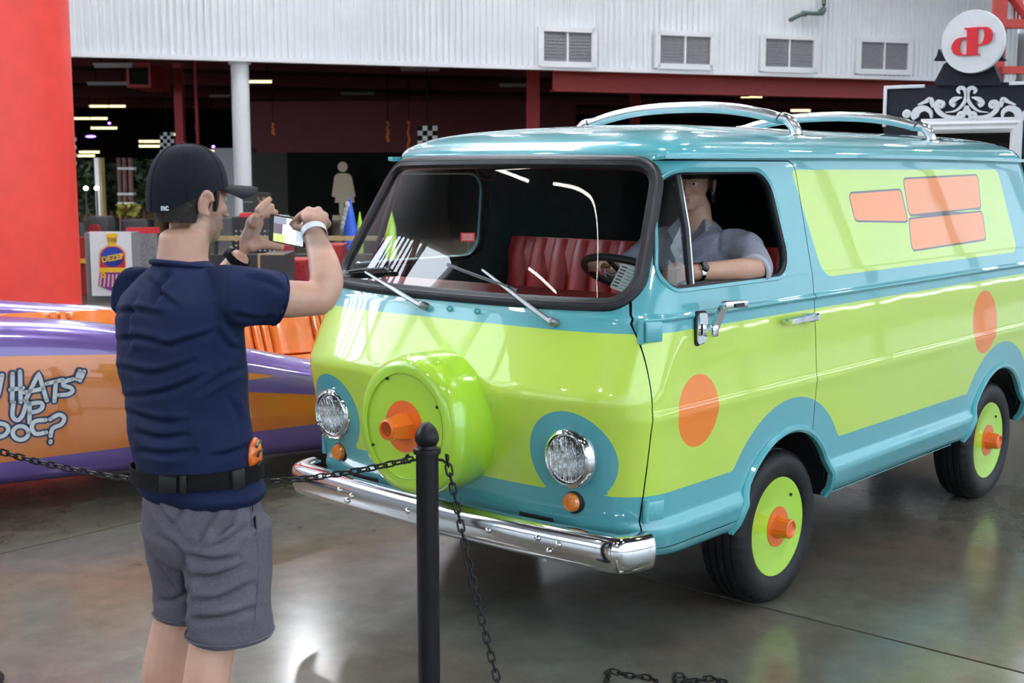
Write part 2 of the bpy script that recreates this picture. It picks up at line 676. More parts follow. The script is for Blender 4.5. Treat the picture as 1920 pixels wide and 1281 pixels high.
# hall around the photographer: dark ceiling, glazed right side, high windows on the left
M['ceil'] = pmat('dark_ceiling', (.10, .10, .11), .8, var=.1, scale=1)
M['greywall'] = pmat('pale_grey_plaster', (.50, .51, .53), .7, var=.04, scale=2)
YR, YL, XB, XE = -10.0, 11.0, -16.0, 47.0
b = MB()
SKX0, SKX1, SKY0, SKY1 = -2.0, 6.5, 5.8, 9.6
for (xa, xb, ya, yb) in ((XB, SKX0, YR - .1, YL + .1), (SKX1, 50, YR - .1, YL + .1), (SKX0, SKX1, YR - .1, SKY0), (SKX0, SKX1, SKY1, YL + .1)):
    b.box(((xa + xb) / 2, (ya + yb) / 2, ZT + .15), (xb - xa, yb - ya, .3))
b.box((27, (YL + 30) / 2, ZT + .15), (46.8, 30 - YL, .3)); tag(b.build('ceiling', M['ceil'], smooth=False), 'dark high ceiling above the display hall', None, kind='structure')


sk_ = empty('window_9', ((SKX0 + SKX1) / 2, (SKY0 + SKY1) / 2, ZT), 'glazed roof light in the hall ceiling', None, kind='structure')
for x_ in np.linspace(SKX0, SKX1, 7):
    b = MB(); b.box((x_, (SKY0 + SKY1) / 2, ZT + .1), (.07, SKY1 - SKY0, .12)); b.build('glazing_bar', M['mullion'], sk_, smooth=False)


def wall(name, A, B, z0, z1, mat, label, parent=None, th=.25):
    A, B = V(A[0], A[1], 0), V(B[0], B[1], 0)
    d = unit(B - A); L = np.linalg.norm(B - A)
    b = MB(); b.box((A + B) / 2 + UP * (z0 + z1) / 2, (L, th, z1 - z0), (d, np.cross(UP, d), UP))
    o = b.build(name, mat, parent, smooth=False)
    if parent is None: tag(o, label, None, kind='structure')
    return o


def glazing(name, A, B, z0, z1, n, rows, label, arch=False, tint=None):
    A, B = V(A[0], A[1], 0), V(B[0], B[1], 0)
    d = unit(B - A); L = np.linalg.norm(B - A); nn = np.cross(UP, d)
    w_ = empty(name, (A + B) / 2 + UP * z0, label, None, kind='structure')
    for i in range(n + 1):
        b = MB(); b.box(A + d * L * i / n + UP * (z0 + z1) / 2, (.12, .18, z1 - z0), (d, nn, UP)); b.build('mullion', M['mullion'], w_, smooth=False)
    for z in rows:
        b = MB(); b.box((A + B) / 2 + UP * z, (L, .12, .11), (d, nn, UP)); b.build('transom', M['mullion'], w_, smooth=False)
    if tint:
        gm = glass_mat('sky_dimming_pane_' + name, (tint * .96, tint * 1.0, tint * 1.02), 1.45, .6)  # unseen panes, tint added to dim the sky's light and reflections
        zz = [z0] + list(rows) + [z1]
        for i in range(n):
            for z_a, z_b in zip(zz[:-1], zz[1:]):
                b = MB(); b.box(A + d * L * (i + .5) / n + UP * (z_a + z_b) / 2, (L / n - .1, .012, z_b - z_a - .08), (d, nn, UP)); b.build('pane', gm, w_, smooth=False)
    if arch:
        b = MB(); b.sweep([A + d * L * t + UP * (z0 + (z1 - z0) * (.35 + .55 * math.sin(PI * t))) for t in np.linspace(0, 1, 21)], [(-.1, -.09), (.1, -.09), (.1, .09), (-.1, .09)]); b.build('arch_brace', M['redsteel'], w_)
        for t in (.2, .35, .65, .8):
            b = MB(); b.tube([A + d * L * t + UP * z0, A + d * L * (.5 + (t - .5) * .4) + UP * (z0 + (z1 - z0) * .85)], .06, 6); b.build('brace', M['redsteel'], w_)
    return w_


# right side: tall glazing
wall('wall_right', (XB, YR), (XE, YR), 7.6, ZT, M['greywall'], 'pale wall band above the tall glazing on the right')
wall('baseboard_right', (XB, YR), (XE, YR), 0, .35, M['whitepaint'], 'low white sill below the tall glazing')
glazing('window_5', (XB, YR), (XE, YR), .35, 7.6, 12, (3.6,), 'tall glazed right side of the hall with white mullions', tint=.50)
# behind the photographer
wall('wall_front', (XB, YR), (XB, YL), 0, 1.0, M['greywall'], 'pale grey wall behind the photographer')
wall('wall_front_top', (XB, YR), (XB, YL), 4.6, ZT, M['greywall'], 'pale grey wall above the windows behind the photographer')
glazing('window_6', (XB, YR), (XB, YL), 1.0, 4.6, 8, (2.8,), 'row of windows behind the photographer', tint=.4)
# left: wall with a wide high window and an arched upper light
wall('wall_left', (XB, YL), (3.6, YL), 0, 4.6, M['greywall'], 'pale grey wall left of the show car')
for k, (xa, xb, z0, z1) in enumerate([(XB, -14.0, 4.6, ZT), (-14.0, -6.8, 9.6, ZT), (-2.4, 3.6, 4.6, ZT)]):
    wall('wall_left_%s' % 'abc'[k], (xa, YL), (xb, YL), z0, z1, M['greywall'], 'pale grey upper wall beside the high left window')
glazing('window_7', (-14.0, YL), (-6.8, YL), 4.6, 9.6, 5, (6.3, 8.0), 'high window band on the left wall', tint=.75)
glazing('window_8', (-6.8, YL), (-2.4, YL), 4.6, ZT, 4, (6.3, 8.2), 'tall window on the left wall, head sloped to shape its reflection', arch=True)
b = MB(); b.prism([(-2.4, 7.3), (-6.6, ZT), (-2.4, ZT)], V(0, YL - .12, 0), V(1, 0, 0), UP, V(0, 1, 0), .25); tag(b.build('wall_left_patch_mask', M['greywall'], smooth=False), 'unseen sloping wall piece added to shape the left window reflection', None, kind='structure')  # added slope cuts the window's reflected patch in the windscreen to shape
pe = WP(-6, 0, 0)
wall('wall_left_return', (3.6, YL), (pe[0], pe[1]), 0, ZT, M['greywall'], 'pale grey return wall beside the red column')
q0 = WP(S_END, 0, 0)
wall('wall_right_end', (XE, YR), (q0[0] + 10, q0[1] - 3), 0, ZT, M['greywall'], 'pale grey end wall of the hall on the right')
wall('wall_right_return', (q0[0] + 10, q0[1] - 3), (q0[0] + .3, q0[1] - .1), 0, ZT, M['greywall'], 'pale brown wall beside the red steelwork')
b = MB(); b.box((10, 5, -.25), (400, 400, .1)); tag(b.build('ground_outside', M['outside'], smooth=False), 'pale paving outside the building', None, kind='structure')

# hanging light lines of the hall ceiling
M['ledglow'] = pmat('led_glow', (1, 1, 1), .5, emit=(1, .96, .88), estr=14.0)
for k, pts in enumerate([[(-4.05, 9.2), (-4.12, 8.9), (-4.3, 8.38), (-4.57, 7.66)], [(-4.7, 6.9), (-5.0, 5.4), (-5.3, 4.4), (-6.0, 3.5), (-7.4, 2.4)], [(-6.1, 7.9), (-6.7, 6.4)]]):
    path = catmull([V(x_, y_, ZT - 1.0) for x_, y_ in pts], 6)
    t = empty('light_line', path[0], ['straight white light line under the hall ceiling', 'curved white light line under the hall ceiling', 'short white light line under the hall ceiling'][k], 'lamp')
    b = MB(); b.tube(path, .022, 8); b.build('light_tube', M['ledglow'], t)
    for q in (path[1], path[-2]):
        b = MB(); b.tube([q, q + UP * 1.0], .008, 6); b.build('cord', M['hallblack'], t)

# high bay lamps
M['lampglow'] = pmat('lamp_glow', (1, 1, 1), .5, emit=(.96, .98, 1.0), estr=110.0)
M['lampshell'] = pmat('lamp_shell', (.25, .25, .27), .4, metal=.6)
lamp_xy = []
for i in range(-2, 9):
    for j in range(0, 7):
        lamp_xy.append((i * 5.6 - 4, 4 + j * 5.6))
lamp_xy += [(i * 5.6 - 1.2, 2.2 + j * 5.6) for i in range(-1, 5) for j in range(0, 1)]  # extra unseen row added to brighten the zone by the corrugated wall
for (s_, o_) in lamp_xy:
    c = WP(s_, o_, ZT - 1.0)
    if np.linalg.norm(c[:2] - CAM[:2]) > 34 or not (YR + 2 < c[1] and (c[0] > 5 or c[1] < YL - 1.5)): continue
    if -10 < c[0] < -2 and -3 < c[1] < 5: continue
    t = empty('high_bay_lamp', c, 'round high bay lamp under the dark hall ceiling, back row added for light', 'lamp', 'high bay lamps under the hall ceiling')
    b = MB(); b.lathe([(.0, .34), (.12, .34), (.16, .1), (.34, -.06), (.34, -.09)], c, n=20, cap=False); b.build('shade', M['lampshell'], t)
    b = MB(); b.lathe([(.0, -.08), (.32, -.08)], c, n=20); b.build('lamp_disc', M['lampglow'], t)
    b = MB(); b.tube([c + UP * .33, c + UP * 1.0], .012, 6); b.build('cord', M['lampshell'], t)

# ================================================================== THE VAN
def paint_mat():
    m = bpy.data.materials.new('two_tone_paint')
    m.use_nodes = True
    nt = m.node_tree
    b = _bsdf(m)
    cur = nt.nodes.new('ShaderNodeRGB'); cur.outputs[0].default_value = (*TEAL, 1)
    out = cur.outputs[0]
    for nm, col in (('lime', LIME), ('dark', (.03, .01, .004)), ('orange', ORANGE), ('lime2', LIME)):
        a = nt.nodes.new('ShaderNodeAttribute'); a.attribute_name = nm
        g = nt.nodes.new('ShaderNodeMath'); g.operation = 'GREATER_THAN'; g.inputs[1].default_value = 0.0
        nt.links.new(a.outputs['Fac'], g.inputs[0])
        mx = nt.nodes.new('ShaderNodeMixRGB')
        mx.inputs[2].default_value = (*col, 1)
        nt.links.new(g.outputs[0], mx.inputs[0]); nt.links.new(out, mx.inputs[1])
        out = mx.outputs[0]
    nt.links.new(out, b.inputs['Base Color'])
    b.inputs['Roughness'].default_value = .28
    b.inputs['Coat Weight'].default_value = 1.0
    b.inputs['Coat Roughness'].default_value = .02
    tc = nt.nodes.new('ShaderNodeTexCoord')
    n = nt.nodes.new('ShaderNodeTexNoise'); n.inputs['Scale'].default_value = 3.0; n.inputs['Detail'].default_value = 2
    nt.links.new(tc.outputs['Object'], n.inputs['Vector'])
    bp = nt.nodes.new('ShaderNodeBump'); bp.inputs['Strength'].default_value = .015; bp.inputs['Distance'].default_value = .03
    nt.links.new(n.outputs[0], bp.inputs['Height']); nt.links.new(bp.outputs[0], b.inputs['Coat Normal'])
    return m


TEAL = (.10, .42, .46)
LIME = (.57, .78, .085)
ORANGE = (.96, .235, .0015)
M['paint'] = paint_mat()
M['teal'] = pmat('teal_paint', TEAL, .28, coat=1.0, var=.01)
M['lime'] = pmat('lime_paint', (.42, .72, .04), .28, coat=1.0, var=.01)
M['orange'] = pmat('orange_paint', (.80, .15, .008), .35, coat=.8, var=.03)
M['lining'] = pmat('dark_teal_lining', (.014, .075, .080), .6, var=.2)
M['rubber'] = pmat('black_rubber', (.012, .012, .016), .40, var=.15, spec=.28)
M['wipersteel'] = pmat('wiper_steel', (.30, .30, .31), .38, metal=.8)
M['tyre'] = pmat('tyre_rubber', (.009, .009, .010), .5, var=.2, scale=40, bump=.05, bscale=200, spec=.28)
M['chrome'] = pmat('chrome', (.78, .79, .81), .08, metal=1.0, var=.02)
M['alu'] = pmat('brushed_aluminium', (.72, .75, .78), .22, metal=1.0, var=.03)
M['redvinyl'] = pmat('red_vinyl', (.48, .022, .026), .35, var=.08, bump=.08, bscale=160)
M['dashred'] = pmat('red_dashboard', (.34, .020, .016), .45, var=.06)
M['black'] = pmat('black_plastic', (.014, .014, .016), .4, var=.1)
M['glass'] = glass_mat('window_glass', (.86, .91, .90), 1.52, .9)
M['vglass'] = glass_mat('vent_glass', (.70, .74, .74), 1.6, 1.2)
M['amber'] = pmat('amber_lens', (.75, .20, .01), .12, coat=1.0, var=.2, scale=90)
M['lens'] = pmat('headlamp_reflector', (.92, .93, .94), .07, metal=1.0, var=.05, scale=30, bump=.9, bscale=26, stretch=(1, 2.5, 1))
M['clear'] = glass_mat('headlamp_glass', (.95, .97, .97), 1.5, 1.0)
M['paper'] = pmat('white_paper', (.75, .80, .76), .6)
M['ink'] = pmat('dark_print', (.06, .06, .06), .6)

KW = np.array([(.385, .845), (.40, .868), (.43, .886), (.495, .906), (.52, .904), (.55, .884), (.60, .886), (.88, .902), (.925, .907), (.96, .902),
               (1.25, .882), (1.263, .881), (1.268, .889), (1.279, .889), (1.285, .878), (1.36, .869), (1.80, .775), (1.85, .762)])
KF = np.array([(.385, .17), (.41, .10), (.46, .062), (.55, .036), (.78, .0), (.95, -.030), (.985, -.036), (1.015, -.030), (1.27, .082), (1.31, .104),
               (1.832, .3976), (1.85, .404)])
KR = np.array([(.385, 4.0), (.45, 4.06), (.9, 4.12), (1.27, 4.10), (1.85, 4.02)])
DF, DR_ = .34, .12
_zf = np.linspace(.385, 1.85, 1200)


def _smooth(K, s):
    y = np.interp(_zf, K[:, 0], K[:, 1])
    k = np.exp(-.5 * (np.arange(-40, 41) * (_zf[1] - _zf[0]) / s) ** 2); k /= k.sum()
    return np.convolve(np.pad(y, 40, mode='edge'), k, 'valid')


_W, _XF, _XR = _smooth(KW, .0035), _smooth(KF, .006), _smooth(KR, .02)
fw = lambda z: np.interp(z, _zf, _W)
fxF = lambda z: np.interp(z, _zf, _XF)
fxR = lambda z: np.interp(z, _zf, _XR)


def front_pt(y, z, off=0.0):
    w = fw(z)
    t = min(abs(y) / w, .9999)
    return V(fxF(z) + DF * (1 - (1 - t ** 4) ** .25) - off, y, z)


def side_y(x, z):
    w = fw(z); t = (x - fxF(z)) / DF
    return w if t >= 1 else w * (1 - (1 - max(t, 0.0)) ** 4) ** .25


def side_pt(x, z, sgn=-1, off=0.0):
    y = side_y(x, z) + off
    return V(x, sgn * y, z)


def ring(z, w, xF, xR, nf=96, ns=200, nr=36, df=DF, dr=DR_):
    df, dr = min(df, (xR - xF) * .4), min(dr, (xR - xF) * .3)
    def corner(n, w, d):
        t = np.linspace(-PI / 2, PI / 2, 801)
        y = w * np.sign(np.sin(t)) * np.abs(np.sin(t)) ** .5
        x = d * (1 - np.abs(np.cos(t)) ** .5)
        s = np.concatenate([[0], np.cumsum(np.hypot(np.diff(x), np.diff(y)))])
        q = np.linspace(0, s[-1], n)
        return np.interp(q, s, x), np.interp(q, s, y)
    fx, fy = corner(nf, w, df)
    rx, ry = corner(nr, w, dr)
    # driver rear -> driver front (y=-w), front (-w..w), passenger side, rear (w..-w)
    xs = np.linspace(xR - dr, xF + df, ns + 2)[1:-1]
    X = np.concatenate([xs, xF + fx, xs[::-1], xR - rx[::-1]])
    Y = np.concatenate([-w * np.ones(ns), fy, w * np.ones(ns), ry[::-1]])
    return np.stack([X, Y, np.full(len(X), z)], 1)


ROOF = [(1.862, .760, .404, 4.018), (1.875, .754, .412, 4.012), (1.89, .742, .428, 4.0), (1.905, .722, .455, 3.98), (1.922, .69, .50, 3.95), (1.94, .645, .56, 3.90),
        (1.957, .575, .66, 3.82), (1.972, .48, .80, 3.70), (1.984, .37, .96, 3.55), (1.993, .25, 1.14, 3.38), (1.998, .13, 1.32, 3.2), (2.0, .02, 1.48, 3.0)]


def shell(inset=0.0, dz=.012, nf=96, ns=200, nr=36, zlo=.385, zhi=1.85, roof=True):
    zs = np.unique(np.round(np.concatenate([np.arange(zlo, zhi, dz), [zhi], KW[(KW[:, 0] >= zlo) & (KW[:, 0] <= zhi), 0], np.arange(1.256, 1.292, .004)]), 4))
    R_ = [ring(z, fw(z) - inset, fxF(z) + inset, fxR(z) - inset, nf, ns, nr) for z in zs]
    if roof:
        rf = np.array([(1.85, .762, .400, 4.02)] + ROOF)
        tt = np.linspace(0, len(rf) - 1, 34)[1:]
        for t in tt:
            i = min(int(t), len(rf) - 2); u = t - i
            z, w, a, c = rf[i] * (1 - u) + rf[i + 1] * u
            R_.append(ring(z - inset * .8, max(w - inset, .012), a + inset, c - inset, nf, ns, nr))
    n = len(R_[0]); m = len(R_)
    Vv = np.vstack(R_)
    Ff = [(i * n + j, (i + 1) * n + j, (i + 1) * n + (j + 1) % n, i * n + (j + 1) % n) for i in range(m - 1) for j in range(n)]
    if roof:
        Ff.append(tuple((m - 1) * n + j for j in range(n))[::-1])
    return Vv, Ff


XA, WB_, RT = 1.143, 2.286, .325
WS = rounded([(-.795, 1.322), (.795, 1.322), (.695, 1.818), (-.695, 1.818)], [.085, .085, .11, .11], 8)
WS = [np.array([p[0], p[1] - .012 * (1 - (p[0] / .8) ** 2) * (1 if p[1] < 1.5 else -1.0)]) for p in dense(WS, .04)]
DW = rounded([(.268, 1.372), (1.17, 1.372), (1.11, 1.790), (.445, 1.790)], [.06, .10, .12, .13], 8)
DW = dense(DW, .04)


def arch_poly(xc):
    pts = [(xc - .385, .20)] + [(xc - .385 * math.cos(t), .355 + .385 * math.sin(t)) for t in np.linspace(0, PI, 25)] + [(xc + .385, .20)]
    return pts


DOOR = dense(rounded([(.158, .44), (1.335, .44), (1.335, 1.832), (.44, 1.832), (.385, 1.80), (.158, 1.26)], [.02, .03, .05, .04, .02, .08], 6), .05)
def low_edge(x):
    """plain straight colour edge that steps round each wheel arch"""
    z = np.full(len(x), .645)
    for xc in (XA, XA + WB_):
        d = np.abs(x - xc)
        z = np.maximum(z, np.where(d < .52, .355 + np.sqrt(np.maximum(.52 ** 2 - d ** 2, 0)), 0))
    return z


def paint_attrs(Vv):
    x, y, z = Vv.T
    ay = np.abs(y)
    wv = fw(np.minimum(z, 1.85)); xf = fxF(np.minimum(z, 1.85))
    isfront = x < (xf + .145)
    low = np.where(isfront, .645, low_edge(x))
    lime = np.minimum(z - low, 1.224 - z)
    lime = np.where(isfront, np.minimum(lime, np.hypot(ay - .634, z - .778) - .172), lime)
    side = ~isfront & (x < 3.98)
    P = np.stack([x, z], 1)
    pan = seg_sd(P, rounded([(1.43, 1.348), (3.66, 1.348), (3.56, 1.796), (1.30, 1.796)], [.10, .05, .06, .02]))
    lime = np.maximum(lime, np.where(side, pan, -1))
    org = np.full(len(x), -1.0)
    hole = np.full(len(x), -1.0)
    for (cx_, cz_, r) in ((.44, .922, .135), (3.17, 1.005, .165)):
        d = np.hypot(x - cx_, z - cz_)
        org = np.maximum(org, np.where(side, r - d, -1))
        pass
    dark = np.full(len(x), -1.0)
    drv = side & (y < 0)
    blocks = [[(1.80, 1.575), (2.33, 1.555), (2.31, 1.700), (1.78, 1.690)],
              [(2.36, 1.585), (3.24, 1.600), (3.27, 1.765), (2.36, 1.750)],
              [(2.33, 1.420), (3.24, 1.435), (3.25, 1.575), (2.35, 1.562)]]
    for bl in blocks:
        s_ = seg_sd(P, rounded(bl, .02))
        dark = np.maximum(dark, np.where(side, s_ + .009, -1))
        org = np.maximum(org, np.where(side, s_, -1))
    return dict(lime=lime, orange=org, dark=dark, lime2=hole)


van = empty('panel_van', (2.04, 0, 0), 'teal and lime green vintage panel van with chrome bumper and roof bars', 'van')

Vv, Ff = shell()
at_ = paint_attrs(Vv)


def sd_open(Vv, grow=0.0, arches=True):
    """positive = keep (outside every opening)"""
    x, y, z = Vv.T
    sd = np.full(len(x), 1.0)
    fr = (x < .80) & (z > 1.25) & (z < 1.87)
    s_ = np.full(len(x), -1.0); s_[fr] = seg_sd(Vv[fr][:, 1:3], WS); sd = np.minimum(sd, -(s_ + grow))
    sdm = (np.abs(y) > .60) & (z > 1.3) & (z < 1.86) & (x < 1.4)
    # only the side part, not the windscreen surface
    sdm &= (x > fxF(np.minimum(z, 1.85)) + .02)
    s_ = np.full(len(x), -1.0); s_[sdm] = seg_sd(Vv[sdm][:, [0, 2]], DW); sd = np.minimum(sd, -(s_ + grow))
    if arches:
        for xc in (XA, XA + WB_):
            q = (np.abs(y) > .5) & (z < .85) & (np.abs(x - xc) < .6)
            s_ = np.full(len(x), -1.0); s_[q] = seg_sd(Vv[q][:, [0, 2]], arch_poly(xc)); sd = np.minimum(sd, -s_)
    return sd


Vv, Ff, at_ = clip_mesh(Vv, Ff, sd_open(Vv), at_)


def sd_door(Vv, sgn):
    x, y, z = Vv.T
    s_ = np.full(len(x), -1.0)
    q = (y * sgn > .5) & (x < 1.6) & (x > fxF(np.minimum(z, 1.85)) + .06)
    s_[q] = seg_sd(Vv[q][:, [0, 2]], DOOR)
    return s_


doors = []
for sgn in (-1, 1):
    s_ = sd_door(Vv, sgn)
    dv, df_, da = clip_mesh(Vv, Ff, s_ - .0022, at_)
    doors.append((sgn, dv, df_, da))
    Vv, Ff, at_ = clip_mesh(Vv, Ff, -(s_ + .0022), at_)
obj('body_shell', Vv, Ff, M['paint'], van, attrs=at_, sharp=40)
for sgn, dv, df_, da in doors:
    dr = obj('door', dv, df_, M['paint'], van, attrs=da, sharp=40)
    # window rubber around the door opening
    b = MB(); b.tube([side_pt(p[0], p[1], sgn, -.012) for p in DW], .012, 8, closed=True); b.build('window_seal', M['rubber'], dr)
    b = MB()
    pts = [side_pt(p[0], p[1], sgn, -.004) for p in DW]
    b.sweep(pts, [(.010, -.006), (.016, .004), (.010, .010), (-.002, .006)], up=lambda i: V(0, sgn, 0), closed=True); b.build('window_bead', M['teal'], dr)
    # vent window: divider bar and its pane
    x0, x1 = .515, .452
    pth = [side_pt(x1, 1.376, sgn, -.020), side_pt((x0 + x1) / 2 + .003, 1.58, sgn, -.020), side_pt(x0, 1.787, sgn, -.020)]
    b = MB(); b.sweep(pth, [(-.011, -.008), (.011, -.008), (.011, .008), (-.011, .008)], up=lambda i: V(0, sgn, 0)); b.build('vent_bar', M['rubber'], dr)
    b = MB(); b.sweep([p + V(.014, 0, 0) for p in pth], [(-.004, -.007), (.004, -.007), (.004, .009), (-.004, .009)], up=lambda i: V(0, sgn, 0)); b.build('vent_bar', M['chrome'], dr)
    g = [(p[0], p[1]) for p in DW if p[0] < .452 + (p[1] - 1.376) / .411 * .063 + 1e-3]
    gv = [side_pt(p[0], p[1], sgn, -.016) for p in g] + [side_pt(.515, 1.787, sgn, -.016), side_pt(.452, 1.376, sgn, -.016)]
    # order by angle round the centre
    c2 = np.mean([[p[0], p[2]] for p in gv], 0)
    gv.sort(key=lambda p: math.atan2(p[2] - c2[1], p[0] - c2[0]))
    cen = np.mean(gv, 0); k = len(gv)
    obj('vent_pane', gv + [cen], [(i, (i + 1) % k, k) for i in range(k)], M['vglass'], dr)
    # handle
    b = MB()
    hz = 1.196
    hp = [side_pt(1.05, hz + .002, sgn, .045), side_pt(1.10, hz + .004, sgn, .05), side_pt(1.20, hz + .004, sgn, .052), side_pt(1.262, hz, sgn, .045)]
    b.sweep(catmull(hp, 4), [(-.012, -.006), (-.006, -.010), (.006, -.010), (.012, -.006), (.010, .008), (-.010, .008)], up=lambda i: V(0, sgn, 0))
    b.box(side_pt(1.245, hz, sgn, .022), (.045, .05, .034), bevel=.008)
    b.lathe([(.0, .0), (.016, .0), (.016, .03), (.012, .034), (0, .034)], side_pt(1.285, hz, sgn, .012), axis=V(0, sgn, 0), n=14)
    b.tube([side_pt(1.06, hz, sgn, -.005), side_pt(1.06, hz + .001, sgn, .045)], .010, 8)
    b.build('door_handle', M['chrome'], dr)
    # hinges
    for hz_ in (1.232, .592):
        hb = MB()
        P = side_pt(.165, hz_, sgn, .012); nrm = unit(V(-.35, sgn, 0)); tg = unit(np.cross(UP, nrm))
        hb.box(side_pt(.200, hz_, sgn, .010), (.070, .022, .072), (tg, nrm, UP), bevel=.005)
        hb.tube([P + UP * .042, P - UP * .042], .013, 10)
        hg = hb.build('hinge', M['lime'] if False else M['teal'], dr)
# mirror bracket on the driver's door
mr = MB(); c = side_pt(.46, 1.222, -1, .008)
mr.prism(rounded([(-.030, -.058), (.030, -.048), (.034, .055), (-.026, .060)], .014, 4), c + V(0, .006, 0), V(1, 0, 0), UP, V(0, -1, 0), .014)
drv_door = [o for o in van.children if o.name.startswith('door')][0]
mb_ = mr.build('mirror_mount', M['chrome'], drv_door)
mr = MB(); mr.prism(rounded([(-.036, -.066), (.036, -.054), (.040, .062), (-.032, .068)], .016, 4), c + V(0, .008, 0), V(1, 0, 0), UP, V(0, -1, 0), .008); mr.build('mount_gasket', M['rubber'], mb_)
mr = MB(); mr.box(c + V(.012, -.035, -.005), (.036, .05, .045), bevel=.006)
mr.sweep([c + V(.012, -.045, -.01), c + V(.030, -.060, .05), c + V(.045, -.070, .086)], [(-.020, -.007), (.020, -.007), (.020, .007), (-.020, .007)], up=V(0, -1, 0)); mr.build('mirror_arm', M['chrome'], mb_)
mr = MB(); mr.box(c + V(.088, -.085, .088), (.135, .032, .028), (unit(V(1, -.1, -.03)), unit(V(.1, 1, 0)), UP), bevel=.007); mr.build('mirror_head', M['chrome'], mb_)
mr = MB(); mr.box(c + V(.105, -.103, .086), (.075, .004, .014)); mr.build('head_slot', M['black'], mb_)

# lining inside
lv, lf = shell(.042, .03, 48, 60, 14, .47, 1.84)
lv, lf, _ = clip_mesh(lv, lf, sd_open(lv, .012), {})
obj('cabin_lining', lv, lf, M['lining'], van)
b = MB(); b.box((2.1, 0, .44), (3.5, 1.10, .03)); b.build('cabin_floor', M['lining'], van, smooth=False)
# underbody: dark wheel housings and chassis
for xc in (XA, XA + WB_):
    for sgn in (-1, 1):
        b = MB()
        pr = [(xc + .40 * math.cos(t), .355 + .40 * math.sin(t)) for t in np.linspace(.06, PI - .06, 24)]
        vv = [V(x_, sgn * .87, z_) for x_, z_ in pr] + [V(x_, sgn * .60, z_) for x_, z_ in pr]
        k = len(pr)
        b.add(vv, [(i, i + 1, k + i + 1, k + i) for i in range(k - 1)] + [tuple(k + i for i in range(k))])
        b.build('wheel_housing', M['black'], van, fix=False)
b = MB(); b.box((2.1, 0, .34), (3.4, .9, .12), bevel=.02); b.build('chassis', M['black'], van)
for xc in (XA, XA + WB_):
    b = MB(); b.tube([V(xc, -.72, .325), V(xc, .72, .325)], .045, 10); b.build('axle', M['black'], van)
# arch lips
for xc in (XA, XA + WB_):
    for sgn in (-1, 1):
        pts = [(xc - .390 * math.cos(t), .355 + .390 * math.sin(t)) for t in np.linspace(.075, PI - .075, 30)]
        b = MB()
        b.sweep([V(p[0], sgn * (side_y(p[0], max(p[1], .39)) + .004), p[1]) for p in pts], [(-.014, -.02), (.014, -.02), (.016, .004), (.006, .013), (-.008, .012), (-.016, .0)], up=lambda i: V(0, sgn, 0))
        b.build('arch_lip', M['teal'], van)
# rocker pinch flange
for sgn in (-1, 1):
    b = MB(); b.sweep([side_pt(x_, .392, sgn, -.03) + V(0, 0, -.005) for x_ in (1.56, 2.2, 2.95)], [(-.01, -.012), (.01, -.012), (.01, .012), (-.01, .012)]); b.build('rocker_flange', M['teal'], van)

# windscreen: rubber seal with bright insert, curved pane
gpts = [front_pt(p[0], p[1]) for p in WS]
nrmW = [unit(np.cross(front_pt(p[0] + .01, p[1]) - front_pt(p[0] - .01, p[1]), front_pt(p[0], p[1] + .005) - front_pt(p[0], p[1] - .005))) for p in WS]
nrmW = [n if n[0] < 0 else -n for n in nrmW]
b = MB(); b.sweep(gpts, [(.024, -.02), (.028, .002), (.020, .016), (.005, .020), (-.012, .018), (-.024, .010), (-.026, -.004), (-.020, -.02)], up=lambda i: nrmW[i], closed=True)
seal = b.build('windscreen_seal', M['rubber'], van)
b = MB(); b.sweep([g + n_ * .019 for g, n_ in zip(gpts, nrmW)], [(-.004, -.003), (.004, -.003), (.003, .003), (-.003, .003)], up=lambda i: nrmW[i], closed=True); b.build('seal_insert', M['black'], seal)
ys = np.linspace(-.80, .80, 61); zs_ = np.linspace(1.30, 1.84, 25)
gv = np.array([front_pt(y, z, -.004) for z in zs_ for y in ys])
gf = [(i * 61 + j, i * 61 + j + 1, (i + 1) * 61 + j + 1, (i + 1) * 61 + j) for i in range(24) for j in range(60)]
gv, gf, _ = clip_mesh(gv, gf, seg_sd(gv[:, 1:3], WS), {})
obj('windscreen', gv, [f[::-1] for f in gf], M['glass'], van)

# drip rail
for sgn in (-1, 1):
    xs = np.linspace(.47, 3.98, 60)
    pth = [V(.44, sgn * .715, 1.846)] + [V(x_, sgn * (side_y(x_ + .02, 1.85) + .012), 1.846 + .012 * math.sin(PI * (x_ - .4) / 3.6)) for x_ in xs]
    b = MB(); b.sweep(pth, [(-.020, -.010), (.020, -.014), (.022, .006), (.014, .004), (.012, -.004), (-.020, .006)] if sgn > 0 else [(.020, .006), (-.012, -.004), (-.014, .004), (-.022, .006), (-.020, -.014), (.020, -.010)])
    b.build('drip_rail', M['teal'], van)

# roof bars
for xc in (1.63, 3.06):
    top = [V(xc, y_, 2.085 - .30 * (abs(y_)) ** 2.4) for y_ in np.linspace(-.52, .52, 21)]
    pth = [V(xc, -.615, 1.945), V(xc, -.600, 1.985), V(xc, -.565, 2.018)] + top + [V(xc, .565, 2.018), V(xc, .600, 1.985), V(xc, .615, 1.945)]
    b = MB(); b.tube(catmull(pth, 3), .026, 14, up=V(1, 0, 0)); bar = b.build('roof_bar', M['alu'], van)
    for sgn in (-1, 1):
        b = MB(); b.lathe([(.0275, -.003), (.0275, .003)], V(xc, sgn * .53, 2.024), axis=unit(V(0, sgn * .85, -.5)), n=16); b.build('joint_ring', M['rubber'], bar)
        b = MB(); b.lathe([(.036, -.02), (.036, .004), (.028, .01)], V(xc, sgn * .617, 1.94), n=16); b.build('bar_foot', M['alu'], bar)

# front: bumper
by = np.concatenate([np.linspace(.955, .90, 6), np.linspace(.87, -.87, 30), np.linspace(-.90, -.955, 6)])


